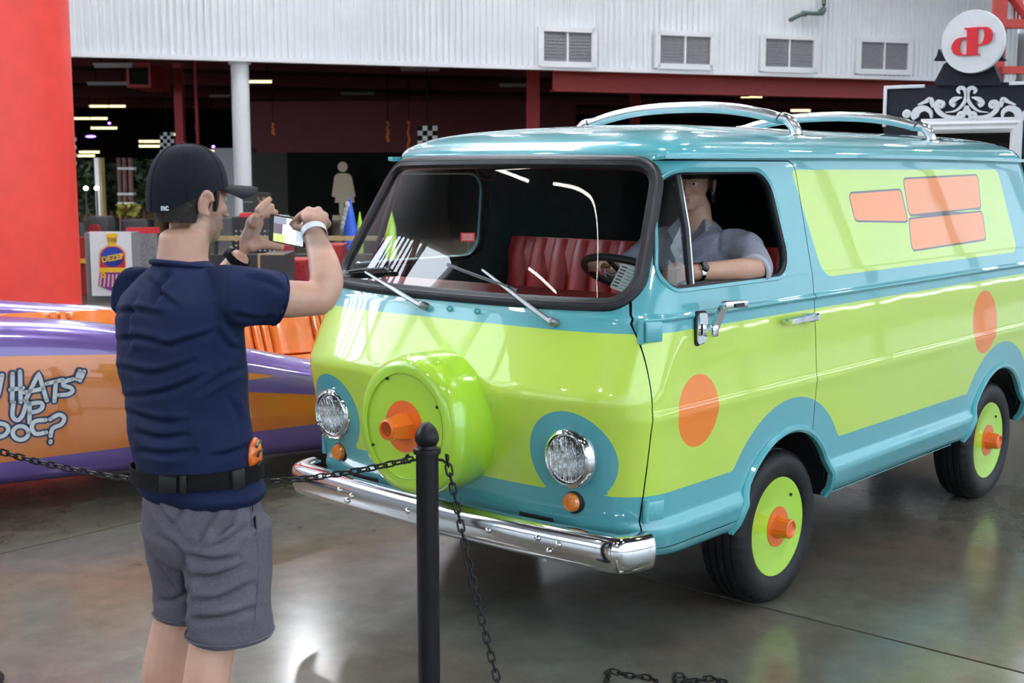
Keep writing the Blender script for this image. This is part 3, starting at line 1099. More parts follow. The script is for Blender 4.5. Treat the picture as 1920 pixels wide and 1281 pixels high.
def bump_x(y):
    a = abs(y)
    return -.052 + .05 * (a / .9) ** 2 + (0 if a < .88 else .12 * ((a - .88) / .075) ** 2.2)


pth = [V(bump_x(y), math.copysign(min(abs(y), .95), y) * .968, .465) for y in by]
sec = [(-.060, .060), (-.020, .069), (.004, .064), (.016, .050), (.022, .026), (.024, 0), (.019, -.030), (.008, -.058), (-.006, -.066), (-.012, -.056), (.004, -.02), (.006, .0), (.002, .03), (-.008, .050), (-.060, .050)]
b = MB(); b.sweep(pth, sec); bumper = b.build('bumper', M['chrome'], van, sharp=50)
for y_, z_ in [(.52, .482), (.44, .47), (.47, .445), (-.55, .482), (-.64, .474), (-.60, .443), (.1, .47), (-.32, .47)]:
    b = MB(); b.lathe([(.013, 0), (.012, .005), (.007, .009), (0, .010)], V(bump_x(y_) - .022, y_, z_), axis=V(-1, 0, 0), n=12); b.build('bumper_bolt', M['chrome'], bumper)
# apron below the bumper line and front slots
for y_ in (-.455, .475):
    b = MB(); P = front_pt(y_, .575, .001)
    b.box(front_pt(y_, .523, -.004), (.02, .155, .016)); b.build('front_slot', M['black'], van)
# head lamps and amber signals
for sgn in (-1, 1):
    c = front_pt(sgn * .634, .778)
    ax = unit(V(-1, 0, 0))
    b = MB(); b.lathe([(.104, -.045), (.110, -.012), (.111, .004), (.105, .020), (.096, .028), (.090, .030), (.086, .022), (.084, .008)], c, ax, 40, cap=False); hl = b.build('headlamp', M['chrome'], van, label='round chrome ringed headlamp')
    b = MB(); b.lathe([(.0, -.022), (.02, -.020), (.045, -.010), (.07, .008), (.086, .020)], c, ax, 32); b.lathe([(.012, -.022), (.012, .0), (.0, .004)], c, ax, 12); b.build('reflector', M['lens'], hl)
    b = MB(); b.lathe([(.0, .037), (.03, .036), (.06, .031), (.080, .022), (.086, .016)], c, ax, 32); b.build('headlamp_lens', M['clear'], hl)
    b = MB(); b.box(c + V(-.034, 0, .098), (.012, .014, .012)); b.build('ring_screw', M['chrome'], hl)
    c = front_pt(sgn * .630, .610)
    b = MB(); b.lathe([(.044, -.02), (.044, .004), (.036, .010), (.034, .006)], c, ax, 24); am = b.build('turn_signal', M['rubber'], van)
    b = MB(); b.lathe([(.035, .004), (.035, .018), (.030, .026), (.020, .028), (.0, .030)], c, ax, 24); b.build('amber_lens', M['amber'], am)
# spare wheel cover
sc_ = V(0.0, -.030, .842)
fa = unit(V(-1, .0, .02))
b = MB(); b.lathe([(.262, -.06), (.270, .0), (.272, .06), (.270, .14), (.265, .175), (.255, .197), (.238, .209), (.220, .213), (.208, .213), (.199, .213), (.198, .208), (.192, .208), (.10, .213), (.0, .213)], sc_, fa, 64)
sp = b.build('spare_wheel_cover', M['lime'], van, sharp=50, label='round lime green spare wheel cover with orange disc')
b = MB(); b.lathe([(.198, .2085), (.2005, .2142), (.203, .2085)], sc_, fa, 64, cap=False); b.build('cover_seam', M['rubber'], sp)
b = MB(); b.lathe([(.098, .213), (.098, .2155), (.0, .2155)], sc_, fa, 40); b.build('orange_disc', M['orange'], sp)
hexp = [(.052 * math.cos(PI / 3 * k + .3), .052 * math.sin(PI / 3 * k + .3)) for k in range(6)]
hx, hy = V(0, 1, 0), unit(np.cross(fa, V(0, 1, 0)))
b = MB()
for a_, b_, r0, r1 in ((.213, .265, 1.15, .95), (.265, .30, .95, .78)):
    A = [sc_ + fa * a_ + hx * x_ * r0 + hy * y_ * r0 for x_, y_ in hexp]; B = [sc_ + fa * b_ + hx * x_ * r1 + hy * y_ * r1 for x_, y_ in hexp]
    b.add(A + B, [(i, (i + 1) % 6, 6 + (i + 1) % 6, 6 + i) for i in range(6)] + ([tuple(range(6, 12))] if b_ > .29 else []))
b.lathe([(.036, .285), (.038, .305), (.030, .308), (.028, .300), (0, .300)], sc_, fa, 20)
b.build('hub_nut', M['orange'], sp, sharp=30)
for k in range(4):
    t = k * PI / 2 + .5
    b = MB(); b.lathe([(.006, .21), (.006, .216), (0, .217)], sc_ + (hx * math.cos(t) + hy * math.sin(t)) * .195, fa, 8); b.build('cover_screw', M['rubber'], sp)
# wheels
for xc in (XA, XA + WB_):
    for sgn in (-1, 1):
        c = V(xc, sgn * .76, RT); ax = V(0, sgn, 0)
        prof = [(.205, -.088), (.225, -.098), (.262, -.102), (.292, -.098), (.310, -.086), (.321, -.070), (.3235, -.052), (.316, -.050), (.316, -.044), (.3245, -.042), (.325, -.018), (.317, -.016), (.317, -.008), (.325, -.006), (.325, .016), (.317, .018), (.317, .026), (.3245, .028),
                (.324, .050), (.316, .052), (.316, .058), (.3225, .060), (.319, .074), (.308, .088), (.290, .099), (.262, .103), (.228, .098), (.212, .090), (.205, .078)]
        n = 120; V_, F_ = [], []; k = len(prof)
        a_, b_ = V(1, 0, 0), np.cross(ax, V(1, 0, 0))
        for i in range(n):
            t = 2 * PI * i / n; d = a_ * math.cos(t) + b_ * math.sin(t)
            for (r, h) in prof:
                rr = r
                if .300 < r and (abs(h) > .055) and abs(h) < .09 and i % 3 == 0: rr = r - .006
                V_.append(c + d * rr + ax * h)
        F_ = [(i * k + q, ((i + 1) % n) * k + q, ((i + 1) % n) * k + q + 1, i * k + q + 1) for i in range(n) for q in range(k - 1)]
        ty = obj('wheel', V_, F_, M['tyre'], van, sharp=40, label='black tyre with lime green wheel cover')
        b = MB(); b.lathe([(.212, .078), (.208, .088), (.196, .088), (.17, .080), (.08, .086), (.0, .088)], c, ax, 48); wc = b.build('wheel_cover', M['lime'], ty, sharp=60)
        b = MB(); b.lathe([(.085, .086), (.085, .0885), (.0, .0905)], c, ax, 36); b.build('orange_disc', M['orange'], wc)
        b = MB(); b.lathe([(.052, .086), (.044, .12), (.040, .150), (.034, .152), (.031, .144), (.0, .144)], c, ax, 14); b.build('hub_cone', M['orange'], wc, sharp=25)
        b = MB(); b.lathe([(.007, .08), (.007, .088), (0, .089)], c + a_ * .11 + UP * .115, ax, 8); b.build('valve_hole', M['black'], wc)

# wipers (pixel-measured pivots turned into points on the windscreen)
def wiper(pv, tip, blade):
    P0_ = front_pt(pv[0], pv[1], .018); P1_ = front_pt(tip[0], tip[1], .035)
    b = MB(); b.lathe([(.016, -.02), (.016, .012), (.010, .022), (0, .024)], P0_, unit(V(-1, 0, .35)), 14); w_ = b.build('wiper', M['wipersteel'], van)
    mid = P0_ + (P1_ - P0_) * .3 + V(-.012, 0, 0)
    b = MB(); b.sweep([P0_ + V(-.012, 0, 0), mid, P1_], [(-.010, -.004), (.010, -.004), (.006, .005), (-.006, .005)], up=V(-1, 0, .4), scale=[1.0, .95, .5]); b.build('wiper_arm', M['wipersteel'], w_)
    B0, B1 = (front_pt(p[0], p[1], .022) for p in blade)
    b = MB(); b.sweep([B0, (B0 + B1) / 2 + V(-.006, 0, 0), B1], [(-.004, -.012), (.004, -.012), (.006, .006), (-.006, .006)], up=V(-1, 0, .4)); b.build('wiper_blade', M['black'], w_)
    b = MB(); b.sweep([B0 + (B1 - B0) * .1 + V(-.012, 0, .006), (B0 + B1) / 2 + V(-.022, 0, .010), B0 + (B1 - B0) * .9 + V(-.012, 0, .006)], [(-.003, -.004), (.003, -.004), (.003, .004), (-.003, .004)], up=V(-1, 0, .4)); b.build('blade_bridge', M['black'], w_)


wiper((.139, 1.267), (.537, 1.375), ((.70, 1.36), (.40, 1.392)))
wiper((-.518, 1.252), (-.113, 1.417), ((.085, 1.425), (-.315, 1.35)))
for y_ in (.01, -.135):
    b = MB(); b.lathe([(.012, -.01), (.012, .006), (.006, .014), (.006, .02), (0, .022)], front_pt(y_, 1.262), unit(V(-1, 0, .4)), 12); b.build('washer_jet', M['teal'], van)

# ---- cabin: dashboard, bench seat, steering wheel, card behind the windscreen
pl = [(fxF(1.305) + DF * (1 - (1 - (abs(y) / fw(1.305)) ** 4) ** .25) + .045, y) for y in np.linspace(-.82, .82, 33)]
b = MB()
rows = []
for (dx, z) in ((.0, 1.06), (.0, 1.285), (.02, 1.300), (.10, 1.305)):
    rows.append([V(x_ + dx, y_ , z) for x_, y_ in pl])
rows.append([V(.50, y_, 1.322) for x_, y_ in pl]); rows.append([V(.54, y_, 1.31) for x_, y_ in pl]); rows.append([V(.55, y_, 1.28) for x_, y_ in pl]); rows.append([V(.50, y_, 1.06) for x_, y_ in pl])
n = len(pl)
b.add([p for r_ in rows for p in r_], [(i * n + j, i * n + j + 1, (i + 1) * n + j + 1, (i + 1) * n + j) for i in range(len(rows) - 1) for j in range(n - 1)])
b.build('dashboard', M['dashred'], van, sharp=50)
M['pleat'] = M['redvinyl']
seat = empty('bench', (1.3, 0, .47)); seat.parent = van
seat.matrix_parent_inverse = van.matrix_basis.inverted(); seat.name = 'bench_seat'
for k in range(12):
    yc = .704 - k * .128
    b = MB(); zs2 = np.linspace(0, 1, 9)
    pth = [V(1.24 + .10 * t, yc, .92 + .54 * t) for t in zs2]
    endk = .35
    sec = [(math.cos(t) * .050, math.sin(t) * .055) for t in np.linspace(0, 2 * PI, 15)[:-1]]
    sec = [(math.copysign(abs(x_ / .050) ** .7, x_) * .0640, math.copysign(abs(y_ / .055) ** .8, y_) * .058) for x_, y_ in sec]
    b.sweep(pth, sec, up=V(-1, 0, .19), scale=[1, 1, 1, 1, 1, 1, 1, .97, .80])
    b.build('pleat', M['redvinyl'], seat)
b = MB()
b.sweep([V(1.31, y_, 1.20) for y_ in np.linspace(-.765, .765, 3)], [(-.03, -.27), (.03, -.27), (.07, .20), (.06, .262), (.0, .272), (-.03, .2)] , up=UP); b.build('backrest', M['redvinyl'], seat)
b = MB(); b.box((1.02, 0, .90), (.50, 1.5, .14), bevel=.05); b.build('seat_cushion', M['redvinyl'], seat)
b = MB(); b.box((1.05, 0, .64), (.44, 1.4, .38), bevel=.02); b.build('seat_base', M['lining'], seat)
swc = V(.665, -.44, 1.375); swn = unit(V(.42, 0, .9))
sx = V(0, 1, 0); sy = unit(np.cross(swn, sx))
b = MB(); b.tube([swc + (sx * math.cos(t) + sy * math.sin(t)) * .205 for t in np.linspace(0, 2 * PI, 49)[:-1]], .015, 10, closed=True, up=swn); sw = b.build('steering_wheel', M['black'], van)
for k in range(3):
    t = PI / 2 + k * 2 * PI / 3
    b = MB(); b.tube([swc - swn * .03, swc + (sx * math.cos(t) + sy * math.sin(t)) * .20], .010, 8); b.build('spoke', M['black'], sw)
b = MB(); b.lathe([(.05, -.04), (.05, -.01), (.03, 0), (0, 0)], swc, swn, 20); b.build('hub', M['black'], sw)
b = MB(); b.tube([swc - swn * .03, swc - swn * .45], .022, 10); b.build('column_tube', M['black'], sw)
# card stuck inside the windscreen
nn = nrmW[0]
cc = front_pt(-.727, 1.407, -.016)
ex = unit(front_pt(-.76, 1.405) - front_pt(-.69, 1.405)); ey = unit(front_pt(-.727, 1.44) - front_pt(-.727, 1.37)); ey = unit(ey + ex * .12); ex = unit(ex - ey * (ex @ ey)); ez = np.cross(ex, ey)
if ez[0] > 0: ez = -ez
b = MB(); b.prism(rounded([(-.048, -.052), (.048, -.052), (.048, .052), (-.048, .052)], .008, 3), cc, ex, ey, ez, .002)
card = b.build('notice_card', M['paper'], van, label='white printed card behind the windscreen')
b = MB()
for k in range(7):
    y_ = .040 - k * .013
    b.box(cc + ex * (-.031) + ey * y_ + ez * .0025, (.022, .005, .0008), (ex, ey, ez))
    b.box(cc + ex * .014 + ey * (y_ - .003) + ez * .0025, (.055, .0016, .0008), (ex, ey, ez))
g = b.build('printed_lines', M['ink'], card, smooth=False); g['kind'] = 'stuff'
# round fan on the cabin ceiling
b = MB(); c = V(.62, .30, 1.80)
b.lathe([(.052, -.025), (.055, 0), (.050, .02), (.038, .022), (.034, .0), (.0, .0)], c, unit(V(-.9, -.3, -.25)), 24); fan = b.build('cabin_fan', M['black'], van)
b = MB()
for k in range(3):
    t = k * 2.1
    b.ell(c + V(-.02, .018 * math.cos(t), .018 * math.sin(t)), (.004, .014, .014))
b.build('fan_blade', M['rubber'], fan)

# ================================================================== ARCADE AND HALL FIXTURES
def vbox(name, x0, y0, x1, y1, d, depth, mat, parent=None, to_floor=False, bevel=0.0, zmin=None):
    """upright box facing the hall whose front shows at these photo pixels at distance d"""
    a, c = at(x0, y1, d), at(x1, y0, d)
    z0 = 0.0 if to_floor else a[2]
    if zmin is not None: z0 = zmin
    z1 = min(c[2], ZC - .02) if to_floor and x1 < 1800 else c[2]
    w = (c - a) @ gR
    m = (a + c) / 2
    ce = V(m[0], m[1], (z0 + z1) / 2) + gF * depth / 2
    b = MB(); b.box(ce, (w, depth, z1 - z0), (gR, gF, UP), bevel)
    return b.build(name, mat, parent, smooth=bevel > 0)


def root_of(x0, y0, x1, y1, d, name, label, cat, group=None, kind=None, z=None):
    a, c = at(x0, y1, d), at(x1, y0, d)
    m = (a + c) / 2
    return empty(name, V(m[0], m[1], a[2] if z is None else z), label, cat, group, kind)


M['duct'] = pmat('grey_metal_duct', (.30, .31, .33), .5)
M['tube_on'] = pmat('lit_tube', (1, .9, .7), .5, emit=(1, .76, .36), estr=1.7)
M['tube_off'] = pmat('unlit_fixture', (.30, .27, .27), .5)
M['blueglow'] = pmat('blue_glow', (.2, .1, .9), .5, emit=(.25, .12, 1.0), estr=5.0)
M['gold'] = pmat('dull_gold_paint', (.45, .33, .16), .5, var=.1)
M['tan'] = pmat('pale_wood', (.62, .50, .34), .6, var=.06, scale=4, stretch=(1, 1, 8))
M['arcred'] = pmat('red_panel', (.30, .014, .014), .6, var=.1)
M['brightred'] = pmat('bright_red_plastic', (.62, .03, .04), .45, var=.08)
M['yellow'] = pmat('yellow_paint', (.80, .48, .02), .5)
M['bluepaint'] = pmat('blue_paint', (.02, .10, .55), .45)
M['foliage'] = pmat('dark_foliage', (.03, .055, .02), .7, var=.6, scale=9)
M['brown'] = pmat('brown_pipe', (.10, .035, .028), .5)
M['greyframe'] = pmat('grey_steel', (.25, .25, .26), .45)

# red and white columns
c0 = at(-48, 316, 12.0)
col = empty('red_column', (c0[0], c0[1], 0), 'massive round red column at the left edge', 'column')
b = MB(); b.lathe([(.90, .45), (.90, ZT)], (c0[0], c0[1], 0), n=64); b.build('shaft', M['redcol'], col)
b = MB(); b.lathe([(.97, 0), (.97, .38), (.95, .43), (.90, .45)], (c0[0], c0[1], 0), n=64); b.build('plinth', M['redcol'], col)
r_ = cF + cR * (449 - 960) / FPX - cU * (110 - 640.5) / FPX
t_ = ((WA - wn * .25 - CAM) @ wn) / (r_ @ wn); wc0 = CAM + r_ * t_
col = empty('white_column', (wc0[0], wc0[1], 0), 'slim round white column under the corrugated wall', 'column')
b = MB(); b.lathe([(.20, .06), (.20, ZB - .08)], (wc0[0], wc0[1], 0), n=32); b.build('shaft', M['whitepaint'], col)
b = MB(); b.lathe([(.27, 0), (.27, .06)], (wc0[0], wc0[1], 0), n=24); b.build('base_plate', M['greyframe'], col)
b = MB(); b.lathe([(.25, ZB - .08), (.25, ZB - .03)], (wc0[0], wc0[1], 0), n=24); b.build('cap_plate', M['whitepaint'], col)

# red girder behind the corrugated wall and red steel frame at the right
gd = empty('trim_2', WP(WL * .5, -.9, 4.3), 'dark red steel girder behind the corrugated wall', None, kind='structure')
b = MB(); b.box(WP(20.3, -1.2, 4.08), (17.4, .05, .62), (wd, wn, UP)); b.box(WP(20.3, -1.2, 4.42), (17.4, .4, .05), (wd, wn, UP)); b.box(WP(20.3, -1.2, 3.76), (17.4, .4, .05), (wd, wn, UP)); b.build('girder', M['redsteel'], gd, smooth=False)
fr = empty('red_steel_frame', at(1880, 400, 24) * V(1, 1, 0), 'red welded steel frame tower behind the round sign', 'steel frame')
vbox('post', 1868, -120, 1889, 160, 24, .25, M['redsteel'], fr, to_floor=True)
for (y0, y1) in ((36, 52), (124, 138), (-60, -46)):
    vbox('crossbeam', 1880, y0, 1990, y1, 24, .2, M['redsteel'], fr)
vbox('post', 1975, -120, 1995, 160, 24, .25, M['redsteel'], fr, to_floor=True)
b = MB(); b.tube([at(1892, -12, 24.1), at(1935, 44, 24.1)], .09, 6); b.build('brace', M['redsteel'], fr)
for x_ in (1902, 1909, 1916):
    b = MB(); b.tube([at(x_, -40, 24.2), at(x_, 36, 24.2)], .02, 6); b.build('railing_bar', M['redsteel'], fr)

# beams, posts and ducts under the arcade ceiling
for k, (s_, bk) in enumerate([(0, 5), (0, 12), (0, 20), (0, 29), (0, 39)]):
    b = MB(); b.box(BP(10, bk, ZC - .22), (70, .18, .42), (wd, wn, UP)); tag(b.build('trim_%d' % (3 + k), M['hallred'], smooth=False), 'dark red roof beam across the arcade, row %d from the opening' % (k + 1), None, kind='structure')
for (x0, x1, d, lab) in [(330, 345, 36, 'dark red steel post behind the man, left of the thin pipe'), (987, 1012, 34, 'dark red steel post rising above the van roof'), (1180, 1200, 46, 'dark red steel post right of the roof bars, far back')]:
    t = root_of(x0, 130, x1, 480, d, 'steel_post', lab, 'post', 'red posts in the arcade', z=0)
    vbox('shaft', x0, 120, x1, 480, d, .3, M['arcred'], t, to_floor=True)
    a = at((x0 + x1) / 2, 400, d); b = MB(); b.box(V(a[0], a[1], .02) + gF * .15, (.5, .5, .04), (gR, gF, UP)); b.build('base_plate', M['arcred'], t, smooth=False)
t = root_of(368, 150, 376, 480, 38, 'red_pipe', 'thin red downpipe behind the capped man', 'pipe', z=0)
a = at(372, 300, 38); b = MB(); b.tube([V(a[0], a[1], 0), V(a[0], a[1], ZC)], .055, 10); b.build('pipe_run', M['arcred'], t)
for z in (1.5, 3.0):
    b = MB(); b.lathe([(.075, -.04), (.075, .04)], V(a[0], a[1], z), n=10); b.build('pipe_clamp', M['arcred'], t)
t = root_of(237, 128, 282, 166, 34, 'air_duct', 'dark red square air duct under the arcade ceiling', 'duct')
vbox('duct_box', 237, 118, 282, 164, 34, 2.0, M['arcred'], t)
vbox('duct_mouth', 242, 128, 277, 158, 33.97, .05, M['hallblack'], t)

# strip lights: (x0, y0, x1, y1, lit)
LIT = [(166, 198, 236, 203), (138, 221, 202, 227), (169, 239, 220, 245), (464, 152, 511, 160), (148, 284, 187, 288), (145, 291, 178, 294), (260, 264, 300, 268), (260, 273, 300, 278),
       (318, 251, 335, 254), (380, 282, 402, 285), (517, 230, 570, 235), (655, 241, 701, 246), (722, 224, 770, 229), (940, 215, 983, 221), (1388, 180, 1430, 190), (1200, 210, 1241, 217), (1482, 206, 1520, 214)]
OFF = [(163, 157, 248, 169), (391, 180, 432, 188), (750, 129, 826, 146), (638, 175, 703, 186), (568, 203, 625, 213), (803, 197, 860, 207), (935, 160, 992, 172), (1425, 165, 1465, 172), (175, 123, 250, 130)]
LITW = ['long lit strip light beside the red column, highest of five', 'lit strip light nearest the red column', 'lit strip light, third below the red duct', 'bright lit strip light beside the white column', 'small lit strip light low beside the red column, upper of two',
        'small lit strip light low beside the red column, lower of two', 'lit strip light left of the cap, upper of two', 'lit strip light left of the cap, lower of two', 'tiny lit strip light left of the red post', 'tiny lit strip light above the cap brim',
        'lit strip light just right of the white column', 'lit strip light above the restroom figure', 'lit strip light with two orange ribbons hanging', 'lit strip light left of the red post above the van', 'lit strip light above the right end of the roof bars',
        'lit strip light seen beneath the front roof bar', 'lit strip light behind the rear roof bar']
OFFW = ['unlit grey strip light left of the red duct', 'unlit grey strip light left of the white column', 'unlit grey strip light nearest the wall, above the van', 'unlit grey strip light in mid arcade, longest of the row', 'unlit grey strip light right of the white column, low',
        'unlit grey strip light above the ribbons', 'unlit grey strip light beside the red post above the van', 'small unlit strip light at the right above the van', 'unlit strip light tucked up beside the red duct']
for k, (x0, y0, x1, y1) in enumerate(LIT + OFF):
    lit = k < len(LIT)
    ym = (y0 + y1) / 2
    P = on_z((x0 + x1) / 2, ym, ZC - .5)
    d = (P - CAM) @ cF
    d = min(max(d, 36.0), 70.0) - (k % 2) * 5.0
    A, B = at(x0, y0 + 1, d), at(x1, y1 - 1, d)
    B = V(B[0], B[1], A[2])
    t = empty('strip_light', (A + B) / 2, LITW[k] if lit else OFFW[k - len(LIT)], 'strip light', 'strip lights in the arcade')
    dd = unit(B - A); L = np.linalg.norm(B - A); rad = max(.06, (5.0 if lit else 4.2) * d / FPX * .62)
    b = MB(); b.box((A + B) / 2 + UP * rad * .9, (L, rad * 1.8, rad * .7), (dd, np.cross(UP, dd), UP)); b.build('housing', M['tube_off'], t, smooth=False)
    b = MB(); b.tube([A + dd * .03, B - dd * .03], rad * .8, 10); b.build('light_tube', M['tube_on'] if lit else M['tube_off'], t)
    for q in (.2, .8):
        b = MB(); p = A + (B - A) * q; b.tube([p + UP * rad, V(p[0], p[1], ZC + .02)], .015, 5); b.build('hanger', M['hallblack'], t)
for k, (x, y, w) in enumerate([(170, 256, 20), (519, 160, 5), (400, 275, 6), (205, 231, 5)]):
    t = root_of(x - w / 2, y - 2, x + w / 2, y + 2, 60, 'blue_spotlight', ['wide blue violet spotlight beside the red column', 'tiny violet spotlight right of the white column', 'tiny violet spotlight above the cap', 'tiny violet spotlight near the left strip lights'][k], 'spotlight', 'violet spotlights')
    b = MB(); p = at(x, y, 60); b.ell(p, (w / 2 * 60 / FPX, .12, .06), (gR, gF, UP)); b.build('lamp_glow', M['blueglow'], t)
    b = MB(); b.tube([p, V(p[0], p[1], ZC)], .02, 5); b.build('stem', M['hallblack'], t)

# back walls of the near arcade: red band above black, grey panel
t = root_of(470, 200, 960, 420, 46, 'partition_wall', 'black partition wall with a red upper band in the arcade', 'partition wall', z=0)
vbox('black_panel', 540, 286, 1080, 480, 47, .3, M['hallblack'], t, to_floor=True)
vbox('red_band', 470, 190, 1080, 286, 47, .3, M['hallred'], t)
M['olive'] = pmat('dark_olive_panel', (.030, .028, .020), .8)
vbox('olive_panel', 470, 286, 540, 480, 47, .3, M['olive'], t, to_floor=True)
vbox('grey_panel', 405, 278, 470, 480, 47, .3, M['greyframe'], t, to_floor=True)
# restroom figure
t = root_of(620, 303, 667, 415, 45.7, 'restroom_figure', 'pale wooden woman shaped restroom sign on the black wall', 'sign')


def px_poly(pts, d):
    return [at(x, y, d) for x, y in pts]


def flat_part(name, pts, d, th, mat, parent):
    b = MB(); A = px_poly(pts, d); n = len(A); Bk = [p + gF * th for p in A]
    b.add(A + Bk, [tuple(range(n)), tuple(range(n, 2 * n))[::-1]] + [(i, (i + 1) % n, n + (i + 1) % n, n + i) for i in range(n)])
    return b.build(name, mat, parent, smooth=False)


flat_part('figure_head', [(642 + 9 * math.cos(a), 313 + 9.5 * math.sin(a)) for a in np.linspace(0, 2 * PI, 21)[:-1]], 45.7, .12, M['tan'], t)
flat_part('figure_body', [(634, 325), (651, 325), (658, 331), (661, 347), (664, 380), (628, 380), (631, 347), (628, 331)], 45.7, .12, M['tan'], t)
flat_part('figure_arm', [(631, 326), (627, 331), (622, 368), (628, 370), (633, 345), (634, 332)], 45.68, .10, M['tan'], t)
flat_part('figure_arm', [(654, 326), (659, 331), (666, 368), (660, 371), (655, 345), (653, 332)], 45.68, .10, M['tan'], t)
flat_part('figure_leg', [(636, 380), (644, 380), (644, 401), (636, 401)], 45.7, .12, M['tan'], t)
flat_part('figure_leg', [(647, 380), (655, 380), (655, 401), (647, 401)], 45.7, .12, M['tan'], t)
flat_part('figure_foot', [(623, 404), (636, 404), (636, 415), (623, 415)], 45.7, .12, M['tan'], t)
flat_part('figure_foot', [(637, 402), (648, 402), (648, 415), (637, 415)], 45.7, .12, M['tan'], t)
# chequered banners
def banner(x0, y0, x1, y1, d, nx, ny, label):
    t = root_of(x0, y0, x1, y1, d, 'chequered_banner', label, 'banner', 'chequered banners')
    for i in range(nx):
        for j in range(ny):
            xa, xb = x0 + (x1 - x0) * i / nx, x0 + (x1 - x0) * (i + 1) / nx
            ya, yb = y0 + (y1 - y0) * j / ny, y0 + (y1 - y0) * (j + 1) / ny
            vbox('check_square', xa, ya, xb, yb, d, .04, M['check_w'] if (i + j) % 2 else M['hallblack'], t)
    P = at((x0 + x1) / 2, y0, d); b = MB(); b.tube([P + UP * 0, V(P[0], P[1], ZC)], .015, 5); b.build('hanger', M['hallblack'], t)


M['check_w'] = pmat('chequer_white', (.5, .5, .5), .7)
banner(300, 248, 326, 288, 40, 4, 6, 'chequered banner just above the cap')
banner(783, 236, 820, 282, 33, 4, 5, 'chequered banner above the windscreen corner')
banner(122, 250, 143, 310, 31, 3, 8, 'chequered banner beside the red column')
# ribbons
for k, (x, y0, y1, lab) in enumerate([(512, 232, 253, 'short orange ribbon right of the white column'), (727, 229, 266, 'thin orange ribbon, left of the hanging pair'), (766, 229, 292, 'longer orange ribbon, right of the hanging pair')]):
    P, Q = at(x, y0, 44), at(x, y1, 44)
    b = MB(); n = 9; b.sweep([P + (Q - P) * q / n + gR * .03 * math.sin(q * 1.7) for q in range(n + 1)], [(-.05, -.01), (.05, -.01), (.05, .01), (-.05, .01)], up=gF, scale=[.5 + .5 * q / n for q in range(n + 1)])
    rb = empty('orange_ribbon', P, lab, 'ribbon', 'ribbons'); b.build('ribbon_tail', M['orange'], rb)
    b = MB(); b.ell(P, (.05, .05, .05)); b.build('ribbon_knot', M['orange'], rb)
    b = MB(); b.tube([P, V(P[0], P[1], ZC + .02)], .012, 5); b.build('thread', M['hallblack'], rb)

# counters, barriers and machines between the columns
def machine(name, x0, y0, x1, y1, d, dep_, mat, label, cat, parts=(), to_floor=True):
    t = root_of(x0, y0, x1, y1, d, name, label, cat, z=0 if to_floor else None)
    vbox('cabinet_body', x0, y0, x1, y1, d, dep_, mat, t, to_floor=to_floor)
    for (pn, a0, b0, a1, b1, pm, pd) in parts:
        vbox(pn, a0, b0, a1, b1, d - .02, pd, pm, t)
    return t


M['darkgrey'] = pmat('charcoal_panel', (.035, .035, .038), .5, var=.2)
peg = [('gold_edge', 435, 407, 521, 411, M['gold'], .05), ('red_tray', 449, 400, 478, 407, M['brightred'], .3), ('white_strip', 440, 422, 521, 424, M['check_w'], .03)]
for r__ in range(7):
    for c__ in range(9):
        peg.append(('peg_hole', 441 + c__ * 9, 414 + r__ * 9, 444 + c__ * 9, 417 + r__ * 9, M['check_w'], .03))
machine('prize_counter', 435, 407, 521, 480, 22, 1.2, M['darkgrey'], 'black dotted counter with gold edge behind the raised hands', 'counter', peg)
machine('game_cabinet', 455, 353, 474, 402, 23.6, .5, M['darkgrey'], 'black upright game cabinet beside the white column', 'game cabinet', [('grey_rail', 455, 378, 474, 380, M['greyframe'], .04), ('grey_rail', 455, 398, 474, 400, M['greyframe'], .04)], to_floor=True)
chk = [('check_square', 474 + 6 * i, 364 + 6 * j, 480 + 6 * i, 370 + 6 * j, M['gold'], .03) for i in range(4) for j in range(6) if (i + j) % 2 == 0]
machine('chequered_booth', 474, 362, 500, 405, 24.4, .5, M['darkgrey'], 'small black and gold chequered booth behind the left hand', 'booth', chk)
machine('low_podium', 486, 478, 533, 560, 16, .8, M['darkgrey'], 'low black podium with gold trim between the arms', 'podium', [('gold_edge', 484, 476, 530, 480, M['gold'], .06), ('gold_edge', 484, 476, 488, 556, M['gold'], .06)])
M['redmesh'] = pmat('red_barrier_mesh', (.30, .012, .018), .5, var=.45, scale=22)
for (x0, y0, x1, y1, d, lab) in [(528, 491, 572, 540, 17, 'red mesh barrier block below the phone'), (598, 463, 640, 498, 19, 'red mesh barrier block right of the raised forearm'), (516, 464, 539, 474, 20, 'small red bumper block under the phone')]:
    t = root_of(x0, y0, x1, y1, d, 'barrier_block', lab, 'barrier', 'red track barrier blocks', z=0)
    vbox('block_body', x0, y0, x1, y1, d, .6, M['redmesh'], t, to_floor=True)
    vbox('top_cap', x0 - 2, y0 - 3, x1 + 2, y0, d, .64, M['arcred'], t)
t = root_of(395, 455, 700, 500, 21, 'track_barrier', 'long black track barrier behind the phone', 'barrier', z=0)
vbox('barrier_wall', 395, 478, 720, 540, 21, .4, M['darkgrey'], t, to_floor=True)
vbox('barrier_rail', 395, 443, 720, 446, 21, .1, M['gold'], t, zmin=at(395, 449, 21)[2] - .02)
for x in (400, 520, 640, 715):
    vbox('rail_post', x, 440, x + 6, 480, 21.05, .1, M['darkgrey'], t)
